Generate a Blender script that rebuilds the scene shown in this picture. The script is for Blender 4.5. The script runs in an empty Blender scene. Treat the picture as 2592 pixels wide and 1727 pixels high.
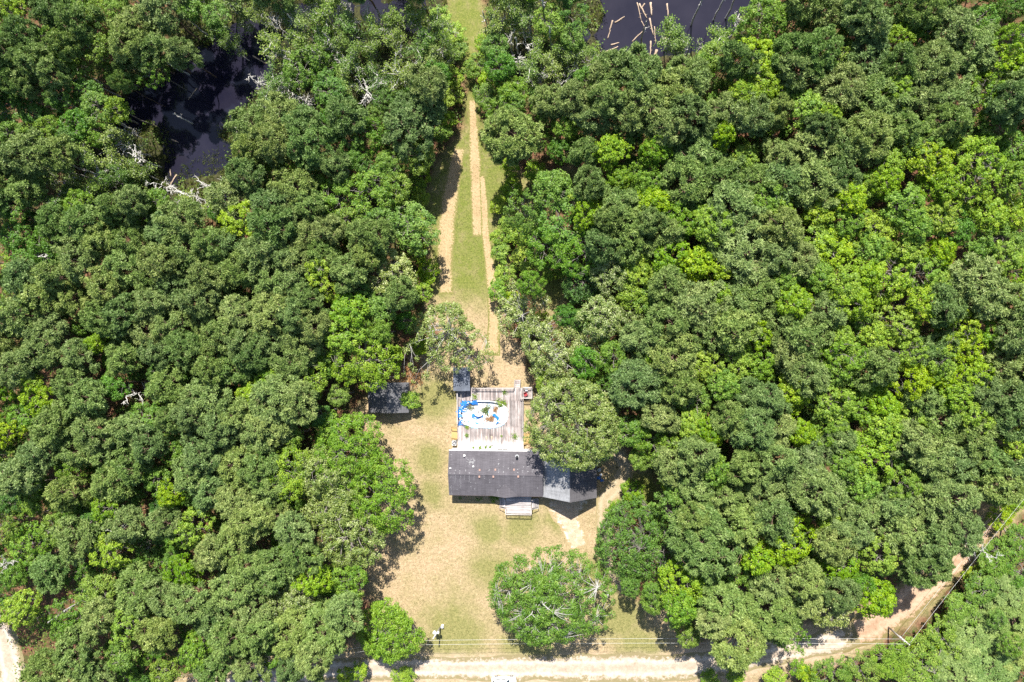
import bpy, math, random
import numpy as np
from mathutils import Matrix, Vector, Euler

# ------------------------------------------------------------------ camera, world, sun, exposure
SC = bpy.context.scene
CAM_H = 128.0
FOC = 1800.0                       # focal length in photo pixels (25 mm on 36 mm, 2592 px wide)
NADIR = (1440.0, 800.0)            # the photo pixel straight below the drone
_z = Vector(((1296 - NADIR[0]) / FOC, (NADIR[1] - 863.5) / FOC, 1.0)).normalized()
_y = (Vector((0, 1, 0)) - _z * _z.y).normalized()
_x = _y.cross(_z)
ROT = Matrix((_x, _y, _z))
cam_data = bpy.data.cameras.new('camera'); cam = bpy.data.objects.new('camera', cam_data)
SC.collection.objects.link(cam); SC.camera = cam
cam_data.sensor_width = 36.0; cam_data.lens = 25.0
cam_data.clip_start = 0.5; cam_data.clip_end = 3000
cam.matrix_world = Matrix.Translation((0, 0, CAM_H)) @ ROT.to_4x4()

SUN_EL, SUN_AZ = math.radians(53), math.radians(-1.0)   # azimuth measured from +Y towards +X
world = bpy.data.worlds.new('World'); SC.world = world; world.use_nodes = True
nt = world.node_tree; bg = nt.nodes['Background']
sky = nt.nodes.new('ShaderNodeTexSky'); sky.sky_type = 'NISHITA'; sky.sun_disc = False
sky.sun_elevation = SUN_EL; sky.sun_rotation = SUN_AZ
nt.links.new(sky.outputs[0], bg.inputs[0]); bg.inputs[1].default_value = 0.09
sun_d = bpy.data.lights.new('sun', 'SUN'); sun_d.energy = 5.0; sun_d.angle = math.radians(0.5)
sun_d.color = (1.0, 0.955, 0.88)
sun = bpy.data.objects.new('sun', sun_d); SC.collection.objects.link(sun)
sdir = Vector((math.sin(SUN_AZ) * math.cos(SUN_EL), math.cos(SUN_AZ) * math.cos(SUN_EL), math.sin(SUN_EL)))
sun.rotation_euler = sdir.to_track_quat('Z', 'Y').to_euler(); sun.location = sdir * 200
SC.view_settings.view_transform = 'Standard'; SC.view_settings.look = 'None'
SC.view_settings.gamma = 1.0; SC.view_settings.use_curve_mapping = False
SC.view_settings.exposure = 1.5
SC.render.engine = 'CYCLES'
SC.render.filter_size = 1.1; SC.cycles.use_denoising = False
SC.cycles.max_bounces = 4; SC.cycles.diffuse_bounces = 2; SC.cycles.glossy_bounces = 2
SC.cycles.transmission_bounces = 2

COL = SC.collection
RN = np.array(ROT)

def at(px, py, h=0.0):
    """photo pixel -> world point at height h"""
    d = ROT @ Vector(((px - 1296) / FOC, (863.5 - py) / FOC, -1.0))
    t = (CAM_H - h) / -d.z
    return Vector((d.x * t, d.y * t, h))

def at_np(P, h=0.0):
    P = np.asarray(P, float)
    d = np.stack([(P[:, 0] - 1296) / FOC, (863.5 - P[:, 1]) / FOC, -np.ones(len(P))], 1) @ RN.T
    t = (CAM_H - h) / -d[:, 2]
    return np.stack([d[:, 0] * t, d[:, 1] * t], 1)

def px_np(X, Y):
    """ground points -> photo pixels"""
    d = np.stack([X, Y, np.full_like(X, -CAM_H)], -1) @ RN
    return 1296 + FOC * d[..., 0] / -d[..., 2], 863.5 - FOC * d[..., 1] / -d[..., 2]

# ------------------------------------------------------------------ helpers
def tag(o, label=None, cat=None, group=None, kind=None):
    if label: o['label'] = label
    if cat: o['category'] = cat
    if group: o['group'] = group
    if kind: o['kind'] = kind
    return o

def empty(name, loc, rz=0.0, label=None, cat=None, group=None):
    o = bpy.data.objects.new(name, None); COL.objects.link(o)
    o.location = loc; o.rotation_euler = (0, 0, rz); o.empty_display_size = 0.3
    return tag(o, label, cat, group)

def np_mesh(name, V, faces, attrs=None, smooth=False):
    """V (n,3); faces: list of int arrays (m,k); attrs: dict name -> per-vertex floats"""
    me = bpy.data.meshes.new(name)
    V = np.ascontiguousarray(V, dtype=np.float32)
    me.vertices.add(len(V)); me.vertices.foreach_set('co', V.ravel())
    faces = [np.asarray(f, dtype=np.int32) for f in faces if len(f)]
    loops = np.concatenate([f.ravel() for f in faces])
    tot = np.concatenate([np.full(len(f), f.shape[1], dtype=np.int32) for f in faces])
    start = np.concatenate([[0], np.cumsum(tot)[:-1]]).astype(np.int32)
    me.loops.add(len(loops)); me.loops.foreach_set('vertex_index', loops)
    me.polygons.add(len(tot)); me.polygons.foreach_set('loop_start', start)
    me.polygons.foreach_set('loop_total', tot)
    if smooth: me.polygons.foreach_set('use_smooth', np.ones(len(tot), dtype=bool))
    me.update(calc_edges=True)
    for k, a in (attrs or {}).items():
        at_ = me.attributes.new(k, 'FLOAT', 'POINT')
        at_.data.foreach_set('value', np.asarray(a, dtype=np.float32))
    return me

def link(name, me, mat, parent=None, loc=None):
    o = bpy.data.objects.new(name, me); COL.objects.link(o)
    if mat is not None and not me.materials: me.materials.append(mat)
    if parent is not None: o.parent = parent
    if loc is not None: o.location = loc
    return o

class MB:
    """collects boxes, prisms, tubes and lathes into one mesh"""
    def __init__(s): s.v = []; s.f = []
    def add(s, v, f):
        n = len(s.v); s.v += [tuple(p) for p in v]; s.f += [tuple(i + n for i in q) for q in f]; return s
    def box(s, x0, y0, z0, x1, y1, z1):
        v = [(x, y, z) for z in (z0, z1) for (x, y) in ((x0, y0), (x1, y0), (x1, y1), (x0, y1))]
        return s.add(v, [(3, 2, 1, 0), (4, 5, 6, 7), (0, 1, 5, 4), (1, 2, 6, 5), (2, 3, 7, 6), (3, 0, 4, 7)])
    def bar(s, a, b, w, h=None, up=(0, 0, 1)):
        a, b = Vector(a), Vector(b); d = (b - a).normalized(); h = h or w
        u = Vector(up)
        if abs(d.dot(u)) > .98: u = Vector((1, 0, 0))
        x = d.cross(u).normalized() * w / 2; y = x.cross(d).normalized() * h / 2
        v = [p + sx * x + sy * y for p in (a, b) for sx, sy in ((-1, -1), (1, -1), (1, 1), (-1, 1))]
        return s.add(v, [(3, 2, 1, 0), (4, 5, 6, 7), (0, 1, 5, 4), (1, 2, 6, 5), (2, 3, 7, 6), (3, 0, 4, 7)])
    def tube(s, pts, rs, n=8, cap=True):
        pts = [Vector(p) for p in pts]; base = len(s.v); up = Vector((0, 0, 1))
        for i, p in enumerate(pts):
            d = (pts[min(i + 1, len(pts) - 1)] - pts[max(i - 1, 0)]).normalized()
            u = up if abs(d.dot(up)) < .95 else Vector((1, 0, 0))
            x = d.cross(u).normalized(); y = d.cross(x)
            r = rs[i] if hasattr(rs, '__len__') else rs
            for k in range(n):
                a = 2 * math.pi * k / n
                s.v.append(tuple(p + x * r * math.cos(a) + y * r * math.sin(a)))
        for i in range(len(pts) - 1):
            for k in range(n):
                k2 = (k + 1) % n
                s.f.append((base + i * n + k, base + i * n + k2, base + (i + 1) * n + k2, base + (i + 1) * n + k))
        if cap:
            s.f.append(tuple(base + k for k in range(n))[::-1])
            s.f.append(tuple(base + (len(pts) - 1) * n + k for k in range(n)))
        return s
    def lathe(s, c, prof, n=16, sx=1, sy=1):
        base = len(s.v)
        for r, z in prof:
            for k in range(n):
                a = 2 * math.pi * k / n
                s.v.append((c[0] + r * sx * math.cos(a), c[1] + r * sy * math.sin(a), c[2] + z))
        for i in range(len(prof) - 1):
            for k in range(n):
                k2 = (k + 1) % n
                s.f.append((base + i * n + k, base + i * n + k2, base + (i + 1) * n + k2, base + (i + 1) * n + k))
        s.f.append(tuple(base + (len(prof) - 1) * n + k for k in range(n)))
        return s
    def build(s, name, mat, parent=None, smooth=False, loc=None):
        me = bpy.data.meshes.new(name); me.from_pydata(s.v, [], s.f); me.update()
        if smooth:
            for p in me.polygons: p.use_smooth = True
        return link(name, me, mat, parent, loc)

# ------------------------------------------------------------------ value noise in numpy
def vnoise(x, y, scale, seed):
    r = np.random.RandomState(seed).rand(64, 64)
    u, v = np.asarray(x) / scale + 1000, np.asarray(y) / scale + 1000
    i, j = np.floor(u).astype(int), np.floor(v).astype(int)
    a, b = u - i, v - j
    a, b = a * a * (3 - 2 * a), b * b * (3 - 2 * b)
    g = lambda p, q: r[p % 64, q % 64]
    return (g(i, j) * (1 - a) + g(i + 1, j) * a) * (1 - b) + (g(i, j + 1) * (1 - a) + g(i + 1, j + 1) * a) * b
def fbm(x, y, scale, seed, octs=3):
    t = 0; amp = .5; tot = 0
    for k in range(octs):
        t = t + amp * vnoise(x, y, scale / 2 ** k, seed + k); tot += amp; amp *= .5
    return t / tot
def sdf_poly(X, Y, P):
    """signed distance (negative inside), vectorised"""
    P = np.asarray(P, float); X = np.asarray(X, float); Y = np.asarray(Y, float)
    d = np.full(X.shape, 1e9); ins = np.zeros(X.shape, bool)
    for i in range(len(P)):
        ax, ay = P[i]; bx, by = P[(i + 1) % len(P)]
        ex, ey = bx - ax, by - ay; L = ex * ex + ey * ey + 1e-9
        t = np.clip(((X - ax) * ex + (Y - ay) * ey) / L, 0, 1)
        d = np.minimum(d, np.hypot(X - ax - t * ex, Y - ay - t * ey))
        c = ((ay > Y) != (by > Y)) & (X < (bx - ax) * (Y - ay) / (by - ay + 1e-12) + ax)
        ins ^= c
    return np.where(ins, -d, d)
def sdf_line(X, Y, P):
    P = np.asarray(P, float); d = np.full(np.shape(X), 1e9)
    for i in range(len(P) - 1):
        ax, ay = P[i]; bx, by = P[i + 1]; ex, ey = bx - ax, by - ay
        t = np.clip(((X - ax) * ex + (Y - ay) * ey) / (ex * ex + ey * ey + 1e-9), 0, 1)
        d = np.minimum(d, np.hypot(X - ax - t * ex, Y - ay - t * ey))
    return d
def sstep(a, b, x):
    t = np.clip((x - a) / (b - a), 0, 1); return t * t * (3 - 2 * t)

# ------------------------------------------------------------------ node helpers and materials
class NT:
    def __init__(s, name):
        s.m = bpy.data.materials.new(name); s.m.use_nodes = True
        s.t = s.m.node_tree; s.n = s.t.nodes; s.b = s.n['Principled BSDF']; s.out = s.n['Material Output']
    def new(s, t, **k):
        n = s.n.new(t)
        for a, b in k.items(): setattr(n, a, b)
        return n
    def link(s, a, b): s.t.links.new(a, b)
    def noise(s, scale, detail=4, rough=.6, vec=None, dist=0.0):
        n = s.new('ShaderNodeTexNoise'); n.inputs['Scale'].default_value = scale
        n.inputs['Detail'].default_value = detail; n.inputs['Roughness'].default_value = rough
        n.inputs['Distortion'].default_value = dist
        if vec is not None: s.link(vec, n.inputs['Vector'])
        return n.outputs['Fac']
    def coord(s, kind='Object'):
        return s.new('ShaderNodeTexCoord').outputs[kind]
    def mapped(s, scale, kind='Object', rot=(0, 0, 0)):
        m = s.new('ShaderNodeMapping'); m.inputs['Scale'].default_value = scale; m.inputs['Rotation'].default_value = rot
        s.link(s.coord(kind), m.inputs['Vector']); return m.outputs[0]
    def geo(s, k='Position'): return s.new('ShaderNodeNewGeometry').outputs[k]
    def attr(s, name): return s.new('ShaderNodeAttribute', attribute_name=name).outputs['Fac']
    def rnd(s): return s.new('ShaderNodeObjectInfo').outputs['Random']
    def ramp(s, fac, stops):
        r = s.new('ShaderNodeValToRGB'); e = r.color_ramp.elements
        while len(e) < len(stops): e.new(.5)
        for q, (p, c) in zip(e, stops):
            q.position = p; q.color = (c[0], c[1], c[2], 1) if hasattr(c, '__len__') else (c, c, c, 1)
        s.link(fac, r.inputs[0]); return r.outputs[0]
    def val(s, x, sock):
        if isinstance(x, (int, float)): sock.default_value = x
        elif isinstance(x, tuple): sock.default_value = (*x, 1) if len(x) == 3 else x
        else: s.link(x, sock)
    def mix(s, fac, a, b, mode='MIX'):
        m = s.new('ShaderNodeMix', data_type='RGBA', blend_type=mode)
        s.val(fac, m.inputs[0]); s.val(a, m.inputs[6]); s.val(b, m.inputs[7]); return m.outputs[2]
    def math(s, op, a, b=0.0, clamp=False):
        m = s.new('ShaderNodeMath', operation=op, use_clamp=clamp)
        s.val(a, m.inputs[0]); s.val(b, m.inputs[1]); return m.outputs[0]
    def hsv(s, col, h=.5, sat=1.0, v=1.0):
        n = s.new('ShaderNodeHueSaturation'); s.val(h, n.inputs['Hue']); s.val(sat, n.inputs['Saturation'])
        s.val(v, n.inputs['Value']); s.link(col, n.inputs['Color']); return n.outputs[0]
    def bump(s, h, strength=.4, dist=.02):
        b = s.new('ShaderNodeBump'); b.inputs['Strength'].default_value = strength
        b.inputs['Distance'].default_value = dist; s.link(h, b.inputs['Height'])
        s.link(b.outputs[0], s.b.inputs['Normal'])
    def fin(s, col, rough=.8, spec=.25):
        s.val(col, s.b.inputs['Base Color']); s.val(rough, s.b.inputs['Roughness'])
        s.b.inputs['Specular IOR Level'].default_value = spec; return s.m
    def remap(s, x, lo, hi):
        m = s.new('ShaderNodeMapRange'); s.link(x, m.inputs[0]); m.inputs[3].default_value = lo; m.inputs[4].default_value = hi
        return m.outputs[0]

def leaf_mat(name, dark, light, tip=None, trans=.3, spread=.03, vspread=.25, spec=.3):
    """foliage: per-leaf tint attribute, a hue and value of its own for every tree"""
    N = NT(name); t = N.attr('tint')
    st = [(0, dark), (.62, light)] + ([(1, tip)] if tip else [])
    c = N.ramp(t, st)
    oc = N.new('ShaderNodeObjectInfo').outputs['Color']; sep = N.new('ShaderNodeSeparateColor'); N.link(oc, sep.inputs[0])
    c = N.hsv(c, N.remap(sep.outputs[0], .5 - spread, .5 + spread), N.remap(sep.outputs[1], .8, 1.2), N.remap(sep.outputs[2], 1 - vspread, 1 + vspread))
    N.fin(c, .55, spec)
    tr = N.new('ShaderNodeBsdfTranslucent')
    c2 = N.mix(.5, c, (.55, .75, .12), 'MULTIPLY'); c3 = N.mix(1.0, c2, (1.7, 1.7, 1.4), 'MULTIPLY')
    N.link(c3, tr.inputs[0])
    mx = N.new('ShaderNodeMixShader'); mx.inputs[0].default_value = trans
    N.link(N.b.outputs[0], mx.inputs[1]); N.link(tr.outputs[0], mx.inputs[2]); N.link(mx.outputs[0], N.out.inputs[0])
    return N.m

M = {}
M['pine'] = leaf_mat('pine_needles', (.068, .124, .026), (.180, .245, .068), (.275, .335, .115), .20, .022, .26)
M['yellow'] = leaf_mat('yellow_green_leaves', (.056, .130, .007), (.165, .262, .014), (.265, .335, .032), .32, .018, .28)
M['green'] = leaf_mat('mid_green_leaves', (.042, .108, .009), (.120, .210, .022), (.215, .285, .055), .28, .024, .28)
M['bright'] = leaf_mat('bright_oak_leaves', (.042, .115, .006), (.118, .215, .011), (.200, .290, .028), .28, .02, .28)
M['oak'] = leaf_mat('pale_oak_leaves', (.055, .105, .013), (.168, .215, .038), (.35, .37, .18), .24, .022, .26, .5)
M['dense'] = leaf_mat('dark_dense_leaves', (.028, .088, .009), (.080, .155, .018), (.130, .215, .032), .20, .022, .26)
M['swamp'] = leaf_mat('swamp_leaves', (.052, .115, .017), (.150, .220, .040), (.235, .280, .085), .28, .024, .28)
M['under'] = leaf_mat('undergrowth_leaves', (.026, .068, .008), (.075, .130, .016), (.150, .180, .024), .28, .0, .0)
M['grass'] = leaf_mat('lawn_grass', (.070, .080, .022), (.19, .155, .066), (.27, .195, .10), .12, .0, .0, .1)
M['marsh'] = leaf_mat('marsh_grass', (.030, .050, .012), (.085, .105, .022), (.150, .150, .035), .2, .0, .0, .1)
M['deadleaf'] = leaf_mat('dead_leaves', (.10, .045, .018), (.24, .12, .045), (.34, .2, .09), .15, .0, .1, .1)

def bark_mat(name, a, b):
    N = NT(name); n = N.noise(1.0, 5, .7, N.mapped((9, 9, 1.6)))
    c = N.ramp(n, [(.3, a), (.7, b)]); N.bump(n, .6, .03)
    return N.fin(N.hsv(c, .5, 1, N.remap(N.rnd(), .8, 1.2)), .9, .1)
M['bark_pine'] = bark_mat('pine_bark', (.06, .04, .03), (.16, .11, .08))
M['bark'] = bark_mat('hardwood_bark', (.08, .07, .058), (.22, .20, .175))
M['bark_pale'] = bark_mat('pale_lichen_bark', (.18, .17, .15), (.42, .405, .38))
M['bark_dead'] = bark_mat('dead_grey_wood', (.22, .21, .19), (.52, .50, .46))
M['bark_log'] = bark_mat('bare_log_wood', (.20, .13, .085), (.44, .355, .27))

def plain(name, col, rough=.6, spec=.3, var=.12, scale=6):
    N = NT(name); n = N.noise(scale, 4, .65, N.coord())
    c = N.mix(1.0, col, N.ramp(n, [(.25, 1 - var * 2), (.75, 1 + var)]), 'MULTIPLY')
    return N.fin(c, rough, spec)
M['white'] = plain('white_paint', (.62, .61, .59), .5, .3, .08)
M['offwhite'] = plain('offwhite_metal', (.44, .44, .43), .45, .4, .1)
M['black'] = plain('black_plastic', (.02, .02, .022), .5, .3, .1)
M['glass'] = plain('window_glass', (.02, .03, .035), .05, .8, .05)
M['dark_metal'] = plain('dark_metal', (.06, .06, .065), .4, .5, .1)
M['terracotta'] = plain('sun_bleached_vent_plastic', (.29, .185, .15), .7, .2, .15)
M['red'] = plain('faded_red_plastic', (.30, .03, .035), .5, .3, .15)
M['blue'] = plain('blue_vinyl', (.02, .14, .42), .35, .4, .2, 3)
M['lightblue'] = plain('pale_blue_vinyl', (.24, .40, .52), .4, .4, .25, 3)
M['yellow_wood'] = plain('new_yellow_lumber', (.36, .245, .10), .8, .2, .2, 5)
M['carpaint'] = plain('white_car_paint', (.66, .66, .65), .2, .6, .03)
M['rubber'] = plain('tyre_rubber', (.02, .02, .02), .8, .2, .1)
M['wire'] = plain('aluminium_wire', (.45, .45, .43), .5, .5, .05)
M['galv'] = plain('galvanised_steel', (.31, .32, .33), .45, .5, .1)

def wood_mat(name, dark, mid, light, axis=1):
    N = NT(name)
    sc = [22, 22, 22]; sc[axis] = 1.3
    grain = N.noise(1.0, 5, .7, N.mapped(tuple(sc), 'Object'))
    stain = N.noise(.55, 4, .65, N.geo())
    c = N.ramp(N.math('ADD', N.math('MULTIPLY', grain, .45), N.math('MULTIPLY', stain, .55)), [(.32, dark), (.5, mid), (.66, light)])
    c = N.hsv(c, .5, 1, N.remap(N.rnd(), .62, 1.22)); N.bump(grain, .4, .01)
    return N.fin(c, .9, .15)
M['deck'] = wood_mat('weathered_deck_boards', (.15, .105, .09), (.34, .28, .26), (.50, .46, .44), 1)
M['porch'] = wood_mat('weathered_porch_boards', (.26, .22, .21), (.42, .385, .375), (.52, .49, .48), 0)
M['rail'] = wood_mat('weathered_rail_wood', (.18, .15, .13), (.33, .30, .28), (.44, .42, .39), 0)

def shingle_mat(name, base, var=.2, streak=.25, axis=1, tint=(1, 1, 1)):
    N = NT(name); p = N.coord()
    fine = N.noise(7.5, 3, .8, p); big = N.noise(.35, 4, .6, p)
    w = N.new('ShaderNodeTexBrick'); w.inputs['Scale'].default_value = 1.0
    w.inputs['Brick Width'].default_value = .9; w.inputs['Row Height'].default_value = .145
    w.inputs['Mortar Size'].default_value = .012; w.inputs['Color1'].default_value = (1, 1, 1, 1)
    w.inputs['Color2'].default_value = (.80, .80, .80, 1); w.inputs['Mortar'].default_value = (.55, .55, .55, 1)
    m = N.new('ShaderNodeMapping'); m.inputs['Rotation'].default_value = (0, 0, math.pi / 2 if axis == 0 else 0)
    N.link(p, m.inputs['Vector']); N.link(m.outputs[0], w.inputs['Vector'])
    st = N.noise(1.0, 3, .6, N.mapped((2.2, .12, .2) if axis == 1 else (.12, 2.2, .2)))
    c = N.mix(1.0, base, w.outputs['Color'], 'MULTIPLY')
    c = N.mix(1.0, c, N.ramp(fine, [(.25, 1 - var), (.75, 1 + var)]), 'MULTIPLY')
    c = N.mix(1.0, c, N.ramp(big, [(.3, .86), (.7, 1.12)]), 'MULTIPLY')
    c = N.mix(1.0, c, N.ramp(st, [(.35, 1 - streak), (.65, 1 + streak * .6)]), 'MULTIPLY')
    N.bump(w.outputs['Color'], .5, .01)
    return N.fin(c, .92, .15)
M['roof'] = shingle_mat('dark_mauve_shingles', (.088, .082, .091), .22, .12, 1)
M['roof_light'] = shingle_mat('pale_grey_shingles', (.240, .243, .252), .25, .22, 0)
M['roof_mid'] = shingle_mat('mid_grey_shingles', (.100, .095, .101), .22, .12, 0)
M['roof_shed'] = shingle_mat('charcoal_shed_felt', (.10, .10, .106), .2, .2, 0)
M['roof_blue'] = shingle_mat('blue_grey_shed_felt', (.105, .118, .145), .2, .2, 1)

def ground_mat():
    N = NT('woodland_and_lawn_ground'); p = N.geo()
    lawn, swamp, sand, green, lush = (N.attr(k) for k in ('lawn', 'swamp', 'sand', 'green', 'lush'))
    n1 = N.noise(.16, 6, .65, p); n2 = N.noise(1.7, 5, .7, p); n3 = N.noise(9, 3, .7, p); n4 = N.noise(.55, 5, .7, p); n5 = N.noise(3.4, 4, .75, p); n6 = N.noise(.9, 5, .75, p)
    lit = N.ramp(n2, [(.25, (.040, .020, .013)), (.5, (.115, .055, .032)), (.75, (.22, .125, .080))])
    lit = N.mix(N.ramp(n4, [(.42, 0.0), (.6, .75)]), lit, (.035, .055, .014))
    g = N.math('ADD', N.math('MULTIPLY', N.math('ADD', n1, N.math('MULTIPLY', n4, .6)), .75), N.math('MULTIPLY', N.math('SUBTRACT', green, .3), .55))
    dry = N.ramp(n2, [(.25, (.195, .142, .082)), (.55, (.292, .218, .132)), (.8, (.365, .278, .180))])
    grn = N.ramp(n2, [(.25, (.105, .108, .036)), (.6, (.175, .160, .062)), (.85, (.245, .20, .096))])
    lw = N.mix(N.ramp(g, [(.40, 0.0), (.86, 1.0)]), dry, grn)
    lw = N.mix(1.0, lw, N.ramp(n5, [(.30, .72), (.50, 1.0), (.70, 1.16)]), 'MULTIPLY')
    lw = N.mix(N.ramp(n6, [(.50, 0.0), (.68, .55)]), lw, N.mix(.5, (.10, .10, .035), lw))
    ls = N.ramp(n5, [(.28, (.045, .062, .012)), (.5, (.105, .125, .026)), (.72, (.19, .175, .055))])
    lw = N.mix(N.math('MULTIPLY', lush, N.ramp(N.math('ADD', N.math('MULTIPLY', n4, .6), N.math('MULTIPLY', n2, .4)), [(.38, .35), (.55, 1.0)])), lw, ls)
    sw = N.ramp(n2, [(.3, (.018, .016, .012)), (.6, (.045, .046, .018)), (.8, (.09, .085, .04))])
    sd = N.ramp(n2, [(.3, (.26, .19, .125)), (.7, (.37, .29, .215))])
    c = N.mix(swamp, lit, sw)
    c = N.mix(lawn, c, lw); c = N.mix(sand, c, sd)
    N.bump(N.math('ADD', n2, n3), .7, .06)
    return N.fin(c, .95, .08)
M['ground'] = ground_mat()

def sheet_mat(name, a, b, c3, edge_col, scale=1.2, rows=None):
    """dirt, sand or mown straw that thins out towards its rim"""
    N = NT(name); p = N.geo(); e = N.attr('edge'); ru = N.attr('rut')
    n = N.noise(scale, 5, .7, p); n2 = N.noise(7, 4, .75, p); n3 = N.noise(.22, 4, .6, p)
    c = N.ramp(N.math('ADD', N.math('MULTIPLY', n, .6), N.math('MULTIPLY', n3, .4)), [(.32, a), (.5, b), (.68, c3)])
    c = N.mix(N.math('MULTIPLY', ru, N.ramp(n, [(.3, .25), (.6, 1.0)])), c, c3)
    c = N.mix(1.0, c, N.ramp(n2, [(.25, .78), (.75, 1.14)]), 'MULTIPLY')
    ec = N.mix(N.ramp(n2, [(.35, 0.0), (.65, 1.0)]), edge_col, N.mix(.5, edge_col, a))
    k = N.math('ADD', e, N.math('MULTIPLY', N.math('SUBTRACT', n, .5), 2.6))
    c = N.mix(N.ramp(k, [(.30, 1.0), (.62, 0.0)]), c, ec)
    N.bump(N.math('ADD', n, n2), .5, .04)
    return N.fin(c, .95, .08)
M['road'] = sheet_mat('pale_sand_road', (.215, .163, .115), (.295, .235, .178), (.40, .34, .275), (.15, .13, .058))
M['trail'] = sheet_mat('orange_dirt_track', (.20, .125, .075), (.29, .19, .125), (.37, .265, .185), (.12, .11, .040))
M['straw'] = sheet_mat('mown_straw', (.20, .145, .073), (.30, .22, .122), (.37, .285, .17), (.115, .125, .032), 3.0)
M['pad'] = sheet_mat('sandy_drive', (.28, .205, .14), (.35, .265, .185), (.46, .40, .33), (.23, .18, .092), 1.0)
M['worn'] = sheet_mat('worn_drive_grass', (.20, .155, .09), (.265, .21, .13), (.32, .265, .18), (.21, .17, .085), 1.0)

def water_mat():
    N = NT('tannin_water_sky_tint'); p = N.geo()
    n = N.noise(.12, 4, .6, p); c = N.ramp(n, [(.3, (.0072, .0070, .0145)), (.7, (.0150, .0138, .0225))])  # dark tannin body; the blue in it is reflected sky painted into the colour
    N.bump(N.noise(1.6, 3, .5, p), .05, .02); m = N.fin(c, .06, .5); N.b.inputs['IOR'].default_value = 1.33
    return m
M['water'] = water_mat()
# ------------------------------------------------------------------ the setting: ground, water, road, tracks
POND_A = [(690, 50), (702, 110), (692, 150), (688, 178), (665, 215), (640, 250), (600, 285), (572, 315), (560, 345), (590, 375),
          (575, 410), (545, 440), (470, 452), (430, 472), (412, 440), (428, 400), (420, 360), (400, 312), (370, 292), (335, 335),
          (300, 322), (285, 290), (310, 250), (360, 225), (420, 200), (470, 150), (520, 110), (570, 80), (620, 40), (650, 25)]
POND_B = [(1500, -120), (1515, -20), (1530, 40), (1505, 90), (1530, 128), (1590, 140), (1650, 146), (1700, 138), (1760, 128),
          (1830, 120), (1865, 70), (1905, 10), (1950, -120)]
PUDDLES = [(225, 497, 34), (258, 612, 17), (330, 545, 20), (175, 470, 16), (240, 470, 20), (755, 40, 38), (860, 20, 34), (940, 30, 30),
           (1010, 30, 36), (1040, 60, 26), (900, 105, 24), (1430, 130, 24), (1470, 90, 26), (1410, 60, 22)]
SWAMP1 = [(480, -150), (1150, -150), (1180, 120), (1150, 180), (1050, 230), (880, 330), (700, 420), (640, 520), (420, 560), (200, 560),
          (150, 460), (270, 330), (290, 210), (420, 110)]
SWAMP2 = [(1235, -150), (1990, -150), (1930, 60), (1800, 140), (1650, 180), (1450, 220), (1330, 230), (1235, 160)]
YARD = [(1030, 905), (1100, 870), (1290, 830), (1330, 900), (1350, 960), (1420, 1100), (1570, 1130), (1600, 1180), (1640, 1190),
        (1710, 1240), (1690, 1290), (1560, 1300), (1540, 1400), (1570, 1480), (1700, 1560), (1740, 1640), (1760, 1680), (1740, 1790),
        (900, 1790), (930, 1700), (1000, 1640), (950, 1560), (925, 1480), (925, 1400), (950, 1300), (965, 1200), (930, 1100), (900, 1030), (1000, 940)]
STRIP = [(1183, 180), (1212, 180), (1228, 300), (1285, 420), (1335, 450), (1340, 560), (1280, 600), (1290, 700), (1275, 860),
         (1110, 890), (1085, 800), (1085, 700), (1085, 600), (1075, 500), (1115, 400), (1160, 330)]
GLADE = [(1365, 640), (1430, 690), (1450, 740), (1440, 790), (1375, 810), (1350, 720)]
GLADE2 = [(1350, 420), (1450, 430), (1460, 490), (1390, 520), (1330, 500)]
CAUSE = [(1120, -150), (1222, -150), (1228, 60), (1205, 140), (1228, 270), (1180, 270), (1168, 130), (1128, 60)]
ROAD = [(430, 1790), (560, 1742), (700, 1714), (850, 1696), (1000, 1690), (1200, 1692), (1450, 1692), (1650, 1690), (1780, 1683),
        (1900, 1668), (2000, 1650), (2090, 1630), (2170, 1604)]
TRAIL = [(2120, 1622), (2200, 1592), (2270, 1545), (2340, 1490), (2400, 1440), (2450, 1400), (2510, 1320), (2570, 1250), (2650, 1170)]
GREENS = [(1100, 1010, 60), (1085, 1160, 45), (1090, 1250, 40), (1230, 1340, 45), (1320, 1330, 50), (1420, 1310, 40), (1250, 1450, 60),
          (1150, 1600, 90), (1330, 1650, 80), (1560, 1560, 70), (1620, 1640, 70), (1500, 1450, 45), (1640, 1240, 60), (1590, 1210, 40),
          (1180, 480, 40), (1185, 560, 45), (1190, 640, 45), (1195, 720, 40), (1240, 470, 40), (1060, 430, 40), (1060, 520, 30),
          (1400, 740, 40), (1390, 470, 50), (1170, 60, 60), (1180, 160, 50), (1205, 220, 30)]

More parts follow.
